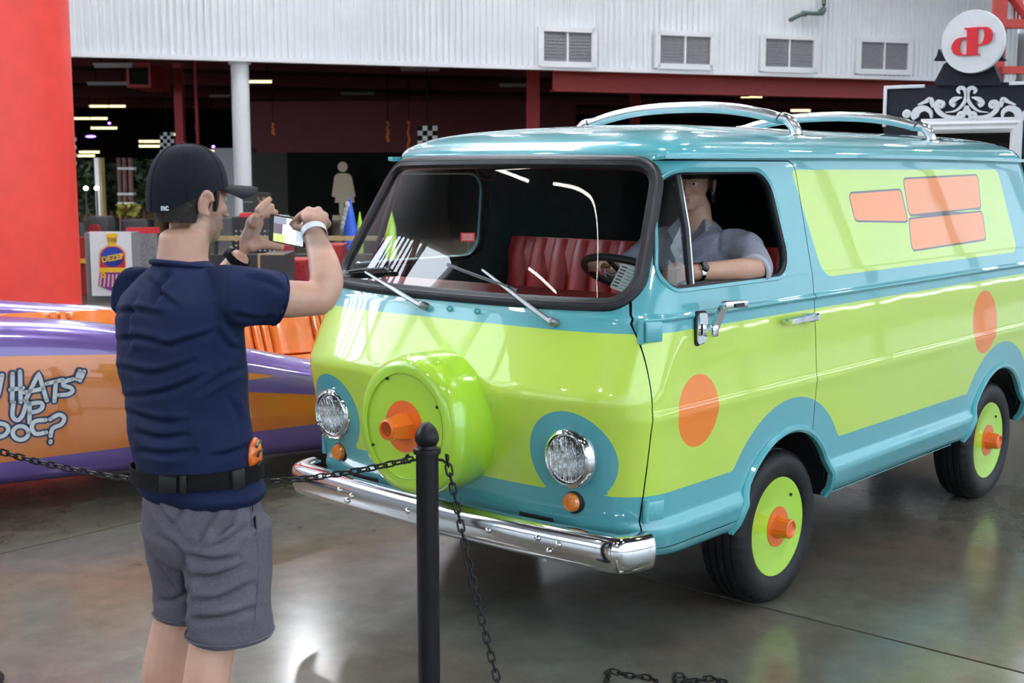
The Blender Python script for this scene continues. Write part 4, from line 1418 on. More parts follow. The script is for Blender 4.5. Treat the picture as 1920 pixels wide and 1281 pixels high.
# blue cone and lime cones
def spike(x, y0, y1, w, d, mat, label, teeth=False):
    t = root_of(x - w / 2, y0, x + w / 2, y1, d, 'pointed_marker', label, 'marker', 'pointed markers', z=0)
    top, bot = at(x, y0, d), at(x, y1, d)
    r = w / 2 * d / FPX
    b = MB(); b.lathe([(r * 1.15, 0), (r, .05), (r, bot[2]), (r * .12, top[2]), (0, top[2] + .02)], V(bot[0], bot[1], 0), n=16); b.build('cone_body', mat, t)
    b = MB(); b.box(V(bot[0], bot[1], .02), (r * 2.8, r * 2.8, .04)); b.build('foot', M['black'], t)
    if teeth:
        for q in range(6):
            z = bot[2] + (top[2] - bot[2]) * q / 6.5
            rr = r * (1 - .88 * q / 6.5)
            b = MB(); b.ell(V(bot[0], bot[1], z) - gR * rr, (.06, .06, .07)); b.build('white_tooth', M['check_w'], t)


spike(657, 372, 428, 26, 24, M['bluepaint'], 'pointed blue marker with white teeth beside the windscreen', True)
spike(675, 398, 425, 12, 25, M['lime'], 'small lime marker right of the blue one')
spike(731, 385, 428, 24, 24, M['lime'], 'lime marker seen through the windscreen')
# red notice seen through the cab
t = root_of(864, 437, 890, 453, 20, 'red_notice', 'small red notice board seen through the far cab window', 'notice', z=0)
vbox('notice_panel', 864, 437, 890, 453, 20, .03, M['brightred'], t)
for q in range(3):
    vbox('print_line', 867, 440 + q * 4, 887, 441.6 + q * 4, 19.99, .01, M['check_w'], t)
vbox('notice_post', 876, 453, 879, 500, 20.01, .04, M['darkgrey'], t, to_floor=True)

# far left: white post, brown pipes, planting, little cars
t = root_of(180, 300, 193, 400, 30, 'timber_post', 'white post with a brown edge beside the red column', 'post', z=0)
vbox('white_face', 180, 296, 188, 480, 30, .25, M['whitepaint'], t, to_floor=True); vbox('brown_face', 188, 296, 193, 480, 30.02, .25, M['gold'], t, to_floor=True)
t = root_of(222, 300, 250, 400, 32, 'pipe_cluster', 'cluster of brown pipes with white bands left of the cap', 'pipes', z=0)
for x in (225, 235, 246):
    p = at(x, 350, 32); b = MB(); b.tube([V(p[0], p[1], 0), V(p[0], p[1], at(x, 296, 32)[2])], .06, 12); b.build('pipe', M['brown'], t)
for y in (316, 364, 382):
    vbox('white_band', 220, y - 2.5, 250, y + 2.5, 31.88, .26, M['check_w'], t)
rr_ = random.Random(3)
def shrub(x0, y0, x1, y1, d, n, label, mat, leaf=.16):
    t = root_of(x0, y0, x1, y1, d, 'potted_tree', label, 'tree', 'dark planting at the far left', z=0)
    b = MB()
    for _ in range(n):
        p = at(rr_.uniform(x0, x1), rr_.uniform(y0, y1), d + rr_.uniform(-.4, .4))
        a = unit(V(rr_.gauss(0, 1), rr_.gauss(0, 1), rr_.gauss(0, .6))); c = unit(np.cross(a, V(rr_.gauss(0, 1), rr_.gauss(0, 1), rr_.gauss(0, 1))))
        b.add([p - a * leaf, p + c * leaf * .45, p + a * leaf, p - c * leaf * .45], [(0, 1, 2, 3)])
    f = b.build('foliage', mat, t, smooth=False, fix=False); f['kind'] = 'stuff'
    m = at((x0 + x1) / 2, (y0 + y1) / 2, d); b = MB(); b.tube([V(m[0], m[1], .3), V(m[0] + .05, m[1], m[2])], .05, 7); b.build('trunk', M['brown'], t)
    b = MB(); b.lathe([(.22, 0), (.28, .4), (.25, .42)], V(m[0], m[1], 0), n=14); b.build('pot', M['darkgrey'], t)


shrub(138, 300, 182, 398, 34, 420, 'dark leafy tree right beside the red column', M['foliage'])
shrub(190, 310, 224, 392, 35, 300, 'dark leafy tree between the white post and brown pipes', M['foliage'])
shrub(250, 300, 285, 392, 35, 320, 'dark leafy tree touching the back of the cap', M['foliage'])
M['yfol'] = pmat('yellow_green_foliage', (.22, .19, .02), .7, var=.5, scale=9)
shrub(222, 386, 258, 404, 27, 160, 'low yellow green bush left of the cap', M['yfol'], .10)
for k, (x, y) in enumerate([(161, 353), (181, 353)]):
    t = root_of(x - 5, y - 4, x + 5, y + 4, 33, 'globe_lamp', ['small round white lamp nearest the red column', 'small round white lamp against the white post'][k], 'lamp', z=0)
    p = at(x, y, 29.5); b = MB(); b.ell(p, (.055, .05, .05)); M.setdefault('globe', pmat('globe_glow', (1, 1, 1), .5, emit=(1, .98, .9), estr=8.0)); b.build('globe', M['globe'], t)
    b = MB(); b.tube([V(p[0], p[1], 0), p - UP * .04], .02, 6); b.build('stem', M['darkgrey'], t)
def kart(x0, y0, x1, y1, d, mat, label):
    t = root_of(x0, y0, x1, y1, d, 'go_kart', label, 'go-kart', 'karts parked at the far left', z=0)
    a, c = at(x0, y1, d), at(x1, y1, d); L = np.linalg.norm(c - a); m = (a + c) / 2; m[2] = 0
    h = at(x0, y0, d)[2]
    b = MB(); b.prism(rounded([(-L / 2, .08), (L / 2, .08), (L / 2, .28), (L * .25, .34), (L * .1, h * .8), (-L * .2, h * .8), (-L * .3, .36), (-L / 2, .30)], .05, 3), m, gR, UP, gF, .8); b.build('kart_body', mat, t)
    b = MB(); b.box(m + gF * .4 + UP * (h * .5), (.4, .5, h * .9), (gR, gF, UP), .05); b.build('kart_seat', M['darkgrey'], t)
    for q in (-.36, .36):
        for e in (0, .8):
            b = MB(); b.lathe([(.05, -.08), (.14, -.08), (.15, 0), (.14, .08), (.05, .08)], m + gR * L * q + gF * e + UP * .15, gF, 14); b.build('kart_wheel', M['tyre'], t)


kart(150, 402, 205, 428, 24, M['arcred'], 'dark red go kart beside the red column')
kart(208, 408, 275, 430, 25, M['darkgrey'], 'black go kart below the yellow green bush')
t = root_of(144, 445, 162, 496, 18.6, 'striped_panel', 'red and yellow striped panel left of the poster', 'panel', z=0)
vbox('panel_board', 140, 445, 162, 500, 18.6, .2, M['arcred'], t, to_floor=True)
vbox('yellow_stripe', 140, 446, 162, 454, 18.58, .03, M['yellow'], t); vbox('yellow_stripe', 140, 485, 162, 494, 18.58, .03, M['yellow'], t)
t = root_of(235, 428, 292, 475, 19, 'bumper_rail', 'grey mesh bumper rail with a red top behind the shoulder', 'rail', z=0)
vbox('mesh_panel', 240, 438, 292, 480, 19, .1, M['mesh'], t, to_floor=True); vbox('red_cap', 236, 427, 295, 438, 18.98, .14, M['brightred'], t)

# poster board with the train emblem
PB = on_z(206, 566, 0.0)
pd_ = (PB - CAM) @ cF
po = empty('poster_stand', PB, 'white poster stand with a red and blue train emblem', 'poster')
vbox('stand_body', 161, 436, 250, 566, pd_ + .1, .35, M['greyframe'], po, to_floor=True)
vbox('poster_sheet', 170, 434, 247, 556, pd_, .03, M['whitepaint'], po)


pq_ = ((at(170, 556, pd_) + at(247, 434, pd_)) / 2 - CAM) @ gF


def atp(px, py, q):
    r = cF + cR * (px - 960) / FPX - cU * (py - 640.5) / FPX
    return CAM + r * (q / (r @ gF))


def pz(name, pts, k, mat):
    A = [atp(x, y, pq_ - .004 * k - .002) for x, y in pts]; n = len(A); Bk = [p + gF * .004 for p in A]
    b = MB(); b.add(A + Bk, [tuple(range(n)), tuple(range(n, 2 * n))[::-1]] + [(i, (i + 1) % n, n + (i + 1) % n, n + i) for i in range(n)])
    return b.build(name, mat, po, smooth=False)


M['purple'] = pmat('purple_print', (.22, .02, .25), .5); M['printred'] = pmat('red_print', (.62, .02, .05), .5); M['printblue'] = pmat('blue_print', (.01, .05, .38), .5); M['printyel'] = pmat('yellow_print', (.88, .52, .03), .5); M['skinprint'] = pmat('beige_print', (.75, .55, .35), .5)
pz('emblem_arch', [(185, 475)] + [(211 + 26 * math.cos(a), 480 - 22 * math.sin(a)) for a in np.linspace(PI, 0, 15)] + [(237, 500), (185, 500)], 1, M['skinprint'])
pz('emblem_arch', [(187, 502)] + [(211 + 23 * math.cos(a), 481 - 20 * math.sin(a)) for a in np.linspace(PI, 0, 15)] + [(235, 502)], 2, M['printred'])
pz('emblem_disc', [(211 + 21 * math.cos(a), 482 + 19 * math.sin(a)) for a in np.linspace(0, 2 * PI, 25)[:-1]], 3, M['printblue'])
pz('emblem_chimney', [(199, 440), (204, 438), (217, 438), (221, 440), (218, 452), (217, 462), (204, 462), (202, 452)], 3, M['printyel'])
pz('emblem_band', [(186, 502), (236, 502), (236, 511), (186, 511)], 3, M['printyel'])
pz('emblem_skirt', [(187, 511), (235, 511), (240, 540), (211, 546), (184, 536)], 2, M['purple'])
for i in range(7):
    x = 189 + i * 7; pz('skirt_bar', [(x, 514), (x + 3, 514), (x + 2 + (i - 3) * .8, 538), (x - 1 + (i - 3) * .8, 538)], 3, M['skinprint'])
for x in (193, 229):
    pz('emblem_lamp', [(x + 5 * math.cos(a), 516 + 5 * math.sin(a)) for a in np.linspace(0, 2 * PI, 15)[:-1]], 4, M['printyel']); pz('emblem_lamp', [(x + 2 * math.cos(a), 516 + 2 * math.sin(a)) for a in np.linspace(0, 2 * PI, 11)[:-1]], 5, M['printred'])
text_mesh('THE', .075, atp(210, 450, pq_ - .03), gR, UP, -gF, .005, M['ink'], po)
tx = unit(gR + UP * .20); text_mesh('DEZER', .105, atp(212, 484, pq_ - .03), tx, unit(np.cross(-gF, tx)), -gF, .006, M['printyel'], po, bold=.004)

# ================================================================== KIOSK WITH ROUND SIGN
KA = at(1659, 163, 10.0); KB = at(1918, 153, 9.4)
kd = unit((KB - KA) * V(1, 1, 0)); kn = np.cross(kd, UP)
if kn @ gF > 0: kn = -kn
KZ = KA[2]
M['kblack'] = pmat('blue_black_board', (.012, .014, .022), .5, var=.1, spec=.15)


def kp(px, py, out=0.0):
    r = cF + cR * (px - 960) / FPX - cU * (py - 640.5) / FPX
    return CAM + r * (((KA + kn * out - CAM) @ kn) / (r @ kn))


kc = kp(1813, 163); KW_ = 2 * (kc - KA) @ kd
kio = empty('photo_kiosk', V(kc[0], kc[1], 0) - kn * .3, 'black kiosk with white scrollwork and picture frame behind the van', 'kiosk')
KO = V(KA[0], KA[1], 0)
b = MB()
w0, w1 = (kp(1735, 240) - KA) @ kd, (kp(1905, 240) - KA) @ kd
zt = kp(1800, 240)[2]; zl = .9
for (s0, s1, z0, z1) in ((0, KW_, zt, KZ), (0, w0, 0, zt), (w1, KW_, 0, zt), (w0, w1, 0, zl)):
    b.box(KO + kd * (s0 + s1) / 2 + UP * (z0 + z1) / 2 - kn * .06, (s1 - s0, .12, z1 - z0), (kd, kn, UP))
b.build('front_board', M['kblack'], kio, smooth=False)
b = MB(); b.box(KO + kd * KW_ / 2 - kn * .75 + UP * KZ * .49, (KW_, .06, KZ * .98), (kd, kn, UP)); b.build('back_board', M['hallblack'], kio, smooth=False)
for s0 in (.03, KW_ - .03):
    b = MB(); b.box(KO + kd * s0 - kn * .42 + UP * KZ * .49, (.05, .62, KZ * .98), (kd, kn, UP)); b.build('side_board', M['kblack'], kio, smooth=False)
# white corner strips
def kstrip(x0, y0, x1, y1, name='white_strip', th=.02):
    A, B = kp(x0, y0), kp(x1, y1)
    b = MB(); b.box((A + B) / 2 + kn * th / 2, (abs((B - A) @ kd) if abs(x1 - x0) > 6 else .026, th, max(abs(B[2] - A[2]), .026) if abs(y1 - y0) > 12 else .026), (kd, kn, UP), .004); return b.build(name, M['whitepaint'], kio)


kstrip(1659, 164, 1735, 162); kstrip(1661, 164, 1659, 238); kstrip(1893, 157, 1968, 154); kstrip(1728, 226, 1925, 223)
# picture frame, moulded
fa_, fb_ = (kp(1735, 240) - KA) @ kd, (kp(1905, 240) - KA) @ kd
prof_ = [(-.05, .0), (-.05, .02), (-.03, .035), (-.01, .025), (.01, .03), (.035, .012), (.04, 0)]
P4 = [KO + kd * fa_ + UP * zt, KO + kd * fb_ + UP * zt, KO + kd * fb_ + UP * zl, KO + kd * fa_ + UP * zl]
for k in range(4):
    A, B = P4[k], P4[(k + 1) % 4]; dd = unit(B - A); inn = np.cross(kn, dd)
    if inn @ ((P4[0] + P4[2]) / 2 - A) < 0: inn = -inn
    va = [A + inn * x_ + dd * x_ + kn * y_ for x_, y_ in prof_]; vb = [B + inn * x_ - dd * x_ + kn * y_ for x_, y_ in prof_]
    n = len(prof_); b = MB(); b.add(va + vb, [(i, i + 1, n + i + 1, n + i) for i in range(n - 1)] + [(0, n, 2 * n - 1, n - 1)]); b.build('frame_moulding', M['whitepaint'], kio, fix=True)


def kx(x, y):
    return (1520 + x / 4.27, y / 4.27)


def ribbon_poly(pts, wd_):
    pts = [np.array(p, float) for p in pts]
    P = catmull(pts, 5); w = np.interp(np.linspace(0, len(pts) - 1, len(P)), range(len(pts)), wd_)
    L, R = [], []
    for i, p in enumerate(P):
        t = unit(P[min(i + 1, len(P) - 1)] - P[max(i - 1, 0)]); n_ = np.array([-t[1], t[0]])
        L.append(p + n_ * w[i] / 2); R.append(p - n_ * w[i] / 2)
    return L, R


def kribbon(pts, wd_, name='scroll', mat=None, th=.022, out=.0):
    for mir in (False, True):
        pp = [(2 * 1255 - x, y) for x, y in pts] if mir else pts
        L, R = ribbon_poly(pp, wd_)
        n = len(L); vf = [kp(*kx(*p), out) for p in L + R]; vb = [p + kn * th for p in vf]
        b = MB()
        F = []
        for i in range(n - 1):
            F += [(i, i + 1, n + i + 1, n + i), (2 * n + i, 3 * n + i, 3 * n + i + 1, 2 * n + i + 1), (i, 2 * n + i, 2 * n + i + 1, i + 1), (n + i, n + i + 1, 3 * n + i + 1, 3 * n + i)]
        F += [(0, n, 3 * n, 2 * n), (n - 1, 3 * n - 1, 4 * n - 1, 2 * n - 1)]
        b.add(vf + vb, F); b.build(name, M['whitepaint'], kio)


def kdisc(x, y, r, name='scroll_boss', mir=True, mat=None, th=.025):
    for m_ in ((False, True) if mir else (False,)):
        X = 2 * 1255 - x if m_ else x
        c = kp(*kx(X, y)); rr = r / 4.27 * 9.7 / FPX
        b = MB(); b.lathe([(rr, 0), (rr, th * .8), (rr * .85, th), (0, th)], c, kn, 18); b.build(name, mat or M['whitepaint'], kio)


kribbon([(1085, 900), (1165, 888), (1225, 835), (1250, 775), (1240, 718), (1207, 702), (1185, 725), (1200, 750)], [6, 16, 26, 30, 32, 34, 26, 12])
kribbon([(1215, 780), (1160, 795), (1135, 825), (1160, 850)], [8, 40, 44, 30])
kribbon([(1248, 845), (1235, 905), (1180, 940), (1095, 935), (1035, 900), (1008, 850), (1030, 820), (1070, 825)], [10, 44, 30, 34, 38, 40, 44, 30])
kribbon([(972, 945), (962, 895), (915, 868), (862, 885), (840, 925), (850, 950)], [12, 34, 46, 60, 66, 50])
kribbon([(865, 840), (920, 818), (965, 800), (985, 860)], [10, 26, 46, 18])
kdisc(775, 914, 36); kdisc(1208, 925, 34); kdisc(1048, 838, 34)
for (x, y) in ((958, 806), (1048, 838), (1174, 828), (1206, 922), (775, 920)):
    kdisc(x, y, 5, 'screw', True, M['greyframe'], .032)

# round sign on top
sgn_c = kp(1824, 78, .10)
sg = empty('round_sign', kp(1824, 158, -.05), 'round white sign with red letters dP on a black stand', 'sign')
rr = 57.5 * 9.62 / FPX
b = MB(); b.lathe([(0, -.05), (rr * .98, -.05), (rr, -.04), (rr, 0), (rr * .985, .008), (0, .008)], sgn_c, kn, 64); b.build('sign_disc', M['whitepaint'], sg, sharp=50)


def spoly(name, pts, mat, out, th, px=True):
    vf = [kp(*(kx(*p) if px else p), out) for p in pts]; vb = [p + kn * th for p in vf]; n = len(vf)
    b = MB(); b.add(vf + vb, [tuple(range(n)), tuple(range(n, 2 * n))[::-1]] + [(i, (i + 1) % n, n + (i + 1) % n, n + i) for i in range(n)]); return b.build(name, mat, sg, smooth=False)


M['signred'] = pmat('sign_red', (.66, .012, .025), .4)
spoly('letter_stem', [(1233, 226), (1345, 218), (1338, 432), (1357, 434), (1357, 441), (1250, 446), (1258, 240), (1240, 238)], M['signred'], .110, .016)
spoly('letter_bowl', [(1345, 218), (1420, 216), (1450, 238), (1463, 280), (1452, 325), (1420, 353), (1380, 364), (1340, 367), (1340, 357), (1370, 350), (1388, 320), (1394, 280), (1390, 242), (1378, 230), (1345, 230)], M['signred'], .110, .0155)
spoly('letter_bowl', [(1257, 298), (1200, 302), (1160, 320), (1137, 358), (1131, 392), (1145, 425), (1175, 444), (1215, 447), (1253, 446), (1253, 436), (1222, 437), (1203, 420), (1196, 385), (1202, 345), (1218, 316), (1257, 308)], M['signred'], .110, .0155)
spoly('stand_plate', [(1022, 660), (1095, 520), (1150, 480), (1430, 480), (1485, 520), (1545, 652), (1545, 690), (1022, 690)], M['kblack'], -.06, .09)
spoly('stand_wing', [(1005, 490), (1030, 450), (1045, 395), (1110, 490)], M['kblack'], -.02, .06); spoly('stand_wing', [(1575, 490), (1550, 450), (1535, 395), (1470, 490)], M['kblack'], -.02, .06)

# ================================================================== ORANGE AND PURPLE SHOW CAR
CA0 = V(-.35, 2.831, 0); cd_ = unit(V(.93873, -.34465, 0)); cn_ = V(.34465, .93873, 0)


def carp(px, py, off=0.0):
    r = cF + cR * (px - 960) / FPX - cU * (py - 640.5) / FPX
    P = CAM + r * (((CA0 + cn_ * off - CAM) @ cn_) / (r @ cn_))
    return P


def CP(u, v, z):
    return CA0 + cd_ * u + cn_ * v + UP * z


def car_paint():
    m = bpy.data.materials.new('orange_purple_paint'); m.use_nodes = True; nt = m.node_tree; b = _bsdf(m)
    a = nt.nodes.new('ShaderNodeAttribute'); a.attribute_name = 'orange'
    g = nt.nodes.new('ShaderNodeMath'); g.operation = 'GREATER_THAN'; g.inputs[1].default_value = 0
    mx = nt.nodes.new('ShaderNodeMixRGB'); mx.inputs[1].default_value = (.135, .075, .30, 1); mx.inputs[2].default_value = (.56, .155, .02, 1)
    nt.links.new(a.outputs['Fac'], g.inputs[0]); nt.links.new(g.outputs[0], mx.inputs[0]); nt.links.new(mx.outputs[0], b.inputs['Base Color'])
    b.inputs['Roughness'].default_value = .28; b.inputs['Metallic'].default_value = .25; b.inputs['Coat Weight'].default_value = 1; b.inputs['Coat Roughness'].default_value = .03
    return m


M['carpaint'] = car_paint()
M['orvinyl'] = pmat('orange_vinyl', (.75, .20, .03), .28, coat=.5, var=.08, bump=.12, bscale=30)
car = empty('show_car', CP(.6, .85, 0), 'low orange and purple show car with orange padded cockpit behind the man', 'car')
TOPK = np.array([(-2.2, 1.02), (-.6, 1.06), (0, 1.04), (.6, .972), (1.4, .775), (1.8, .668), (2.5, .55), (3.2, .46)])
tz = lambda u: float(np.interp(u, TOPK[:, 0], TOPK[:, 1]))
ORP = [(-2.3, .30), (-2.3, .87), (0, .85), (.65, .816), (1.1, .705), (1.5, .634), (1.0, .60), (1.3, .56), (1.72, .508), (3.2, .40), (3.2, .36), (1.72, .336), (0, .296)]
us = np.linspace(-2.2, 3.2, 109)
tzs = np.interp(us, TOPK[:, 0], TOPK[:, 1]); kk = np.ones(13) / 13; tzs = np.convolve(np.pad(tzs, 6, mode='edge'), kk, 'valid')


def near_section(T):
    k = np.array([(.26, .15), (.10, .16), (.04, .185), (.01, .23), (-.005, .30), (-.012, .40), (-.012, .55 * T), (-.008, .68 * T), (.0, .78 * T), (.012, .85 * T), (.035, .91 * T), (.075, .955 * T), (.13, .985 * T), (.20, T), (.27, .998 * T), (.33, .982 * T), (.37, .955 * T), (.39, .92 * T), (.395, .86 * T), (.39, .76 * T)])
    t = np.linspace(0, len(k) - 1, 60)
    P = np.array(catmull(k, 4)); return P


rowsP, orc = [], []
for u, T in zip(us, tzs):
    P = near_section(T)
    for v_, z_ in P:
        rowsP.append(CP(u, v_, z_)); orc.append((u, z_, v_))
orc = np.array(orc)
sd_ = seg_sd(orc[:, :2], ORP); sd_ = np.where(orc[:, 2] > .10, -1, sd_)
n = len(near_section(1.0)); m_ = len(us)
ff = [(i * n + j, (i + 1) * n + j, (i + 1) * n + j + 1, i * n + j + 1) for i in range(m_ - 1) for j in range(n - 1)]
obj('near_side_body', rowsP, ff, M['carpaint'], car, attrs=dict(orange=sd_), sharp=60)
# far fender and nose deck
rowsP = []
for u, T in zip(us, tzs):
    T2 = 1.03 - .115 * max(u, -.5) if u < 1.2 else .885 - .16 * (u - 1.2)
    for v_, z_ in [(1.20, .30), (1.205, T2 * .80), (1.215, T2 * .90), (1.25, T2 * .96), (1.33, T2), (1.45, T2), (1.56, T2 * .96), (1.62, T2 * .86), (1.64, T2 * .6), (1.64, .25), (1.5, .16)]:
        rowsP.append(CP(u, v_, z_))
n = 11
ff = [(i * n + j, (i + 1) * n + j, (i + 1) * n + j + 1, i * n + j + 1) for i in range(m_ - 1) for j in range(n - 1)]
obj('far_side_body', rowsP, ff, M['carpaint'], car, attrs=dict(orange=np.full(len(rowsP), -1.0)), sharp=60)
# purple deck left of the cockpit, pointed orange cockpit edge
b = MB(); b.add([CP(-2.2, .36, .90), CP(.05, .36, .93), CP(.05, 1.22, .93), CP(-2.2, 1.22, .90), CP(-2.2, .36, .4), CP(.05, .36, .4), CP(.05, 1.22, .4), CP(-2.2, 1.22, .4)], [(0, 1, 2, 3), (1, 5, 6, 2), (4, 7, 6, 5), (0, 3, 7, 4)]); b.build('rear_deck', M['carpaint'], car)
b = MB(); b.box(CP(.6, .8, .20), (4.8, 1.3, .10), (cd_, cn_, UP)); b.build('floor_pan', M['black'], car)
# padded rolls
k = 0
u = .15
while u < 3.0:
    w = .30 if k % 3 == 0 else .055
    T2 = .90 - .012 * u
    b = MB(); zz = np.linspace(0, 1, 7)
    pth = [CP(u + w / 2, .95 + .20 * t, .60 + (T2 - .60 + .03) * t) for t in zz]
    sec = [(math.copysign(abs(math.cos(t)) ** .5, math.cos(t)) * w * .49, math.sin(t) * .045) for t in np.linspace(0, 2 * PI, 17)[:-1]]
    b.sweep(pth, sec, up=cn_ * -1, scale=[1, 1, 1, 1, 1, .98, .9]); b.build('padded_roll', M['orvinyl'], car)
    u += w; k += 1
b = MB(); b.tube([CP(u_, 1.17, .90 - .012 * u_ + .012) for u_ in np.linspace(.15, 3.0, 12)], .035, 12); b.build('cockpit_rim', M['orvinyl'], car)
b = MB()
pr = [CP(.0, .39, .90), CP(.6, .40, .86), CP(1.4, .40, .68), CP(2.2, .40, .54), CP(3.0, .40, .44), CP(3.0, .98, .60), CP(2.2, .98, .60), CP(1.4, .98, .60), CP(.6, .98, .60), CP(.0, .98, .60)]
b.add(pr, [(0, 1, 8, 9), (1, 2, 7, 8), (2, 3, 6, 7), (3, 4, 5, 6)]); b.build('cockpit_tub', M['orvinyl'], car)
for u_ in (-1.5, 2.75):
    for v_ in (.18, 1.42):
        b = MB(); b.lathe([(.10, -.10), (.25, -.10), (.28, -.06), (.28, .06), (.25, .10), (.10, .10)], CP(u_, v_, .28), cn_, 32); b.build('wheel', M['tyre'], car)
b = MB(); b.box(CP(2.6, .12, .17), (.9, .03, .05), (cd_, cn_, UP), .01); b.build('gold_reflection', M['gold'], car)  # solid gold strip put in as the gold reflection below the car
# hand drawn lettering on the side
M['ltr_w'] = pmat('lettering_white', (.66, .68, .72), .4); M['ltr_b'] = pmat('lettering_blue', (.015, .04, .11), .4)
STROKES = [
    [[(-95, 500), (-72, 622), (-42, 520), (-18, 618), (12, 490)]],
    [[(70, 482), (68, 640)], [(112, 470), (116, 640)], [(58, 572), (128, 562)]],
    [[(142, 632), (217, 480), (262, 632)], [(136, 588), (242, 566)]],
    [[(262, 538), (352, 516)], [(314, 524), (305, 636)]],
    [[(408, 512), (362, 528), (356, 548), (396, 560), (408, 580), (380, 598), (328, 602)]],
    [[(448, 466), (430, 512)]], [[(472, 470), (450, 520)]],
    [[(76, 642), (70, 718), (96, 744), (126, 716), (150, 640)]],
    [[(166, 650), (165, 756)], [(162, 652), (226, 645), (238, 668), (216, 690), (166, 702)]],
    [[(-30, 760), (-36, 850)], [(-40, 758), (28, 768), (46, 800), (20, 830), (-40, 846)]],
    [[(115 + 44 * math.cos(t), 815 + 38 * math.sin(t)) for t in np.linspace(0, 2 * PI, 15)]],
    [[(256, 742), (196, 750), (178, 785), (200, 820), (258, 812)]],
    [[(282, 738), (330, 712), (360, 730), (346, 765), (296, 790), (284, 832)], [(284, 862), (283, 868)]],
]


def stroke_mesh(sts, w, lift, mat, name, parent):
    b = MB()
    for st in sts:
        P2 = [np.array([x / 3, 540 + y / 3]) for x, y in st]
        P2 = catmull(P2, 5) if len(P2) > 3 else dense(P2, 6, closed=False)
        P3 = [carp(p[0], p[1], -.014) for p in P2]
        q = [((p - CA0) @ cd_, p[2]) for p in P3]
        P3 = [CP(u_, -.016, z_) for u_, z_ in q]
        sec = [(-w / 2, 0), (w / 2, 0), (w / 2, lift), (-w / 2, lift)]
        b.sweep(P3, sec, up=-cn_)
        for e in (P3[0], P3[-1]):
            b.lathe([(w / 2, 0), (w / 2, lift), (0, lift)], e, -cn_, 12)
    return b.build(name, mat, parent, smooth=False, fix=True)


for st in STROKES:
    bk = stroke_mesh(st, .040, .002, M['ltr_b'], 'letter', car)
    stroke_mesh(st, .021, .0035, M['ltr_w'], 'letter_face', bk)

# ================================================================== STANCHION AND CHAINS
M['postblack'] = pmat('black_powder_coat', (.009, .008, .010), .36, var=.1, spec=.22)
PT = at(801, 860, 4.05) * V(1, 1, 0)


def stanchion(P, label):
    t = empty('stanchion_post', P, label, 'stanchion', 'chain posts')
    b = MB(); b.lathe([(0, 0), (.16, 0), (.165, .012), (.15, .03), (.06, .045), (.042, .06)], P, n=32); b.build('foot_plate', M['postblack'], t)
    b = MB(); b.lathe([(.0355, .04), (.0355, .916)], P, n=32); b.build('pole', M['postblack'], t)
    b = MB(); b.lathe([(.0355, .912), (.043, .914), (.044, .922), (.043, .930), (.033, .932), (.030, .940), (.033, .945), (.038, .955), (.0385, .966), (.036, .978), (.028, .994), (.018, 1.006), (.009, 1.013), (0, 1.016)], P, n=32); b.build('finial', M['postblack'], t)
    for s_ in (-1, 1):
        b = MB(); c = P + UP * .893 + gR * s_ * .035
        b.tube(catmull([c, c + gR * s_ * .014 - UP * .002, c + gR * s_ * .022 - UP * .008, c + gR * s_ * .030, c + gR * s_ * .030 + UP * .012, c + gR * s_ * .022 + UP * .016], 4), .0045, 8); b.build('chain_hook', M['postblack'], t)
    return t


stanchion(PT, 'black stanchion post with pointed finial in front of the van')
PT2 = at(-112, 850, 4.40) * V(1, 1, 0)
stanchion(PT2, 'black stanchion post beside the show car at the far end of the chain')


def link_mesh():
    b = MB(); Lh, rh, r = .0105, .0095, .0034
    path = [V(Lh + rh * math.cos(t), rh * math.sin(t), 0) for t in np.linspace(-PI / 2, PI / 2, 7)] + [V(-Lh + rh * math.cos(t), rh * math.sin(t), 0) for t in np.linspace(PI / 2, 3 * PI / 2, 7)]
    b.tube(path, r, 6, closed=True)
    o = b.build('chain_link', M['postblack'])
    me = o.data
    bpy.data.objects.remove(o)
    return me


LINK = link_mesh()


def chain(path, label, pitch=.030):
    t = empty('chain', path[0], label, 'chain')
    P = np.array(path); s = np.concatenate([[0], np.cumsum(np.linalg.norm(np.diff(P, axis=0), axis=1))])
    n = int(s[-1] / pitch)
    for i in range(n + 1):
        q = i * pitch
        c = np.array([np.interp(q, s, P[:, k]) for k in range(3)])
        c2 = np.array([np.interp(min(q + .006, s[-1]), s, P[:, k]) for k in range(3)]); c1 = np.array([np.interp(max(q - .006, 0), s, P[:, k]) for k in range(3)])
        x_ = unit(c2 - c1); y_ = unit(np.cross(UP, x_)) if abs(x_[2]) < .98 else V(1, 0, 0); z_ = np.cross(x_, y_)
        a = (PI / 4 if i % 2 else -PI / 4)
        Y = y_ * math.cos(a) + z_ * math.sin(a); Z = np.cross(x_, Y)
        o = bpy.data.objects.new('chain_link', LINK); COL.objects.link(o)
        o.parent = t
        o.matrix_parent_inverse = t.matrix_basis.inverted()
        o.matrix_basis = Matrix(((x_[0], Y[0], Z[0], c[0]), (x_[1], Y[1], Z[1], c[1]), (x_[2], Y[2], Z[2], c[2]), (0, 0, 0, 1)))
    return t


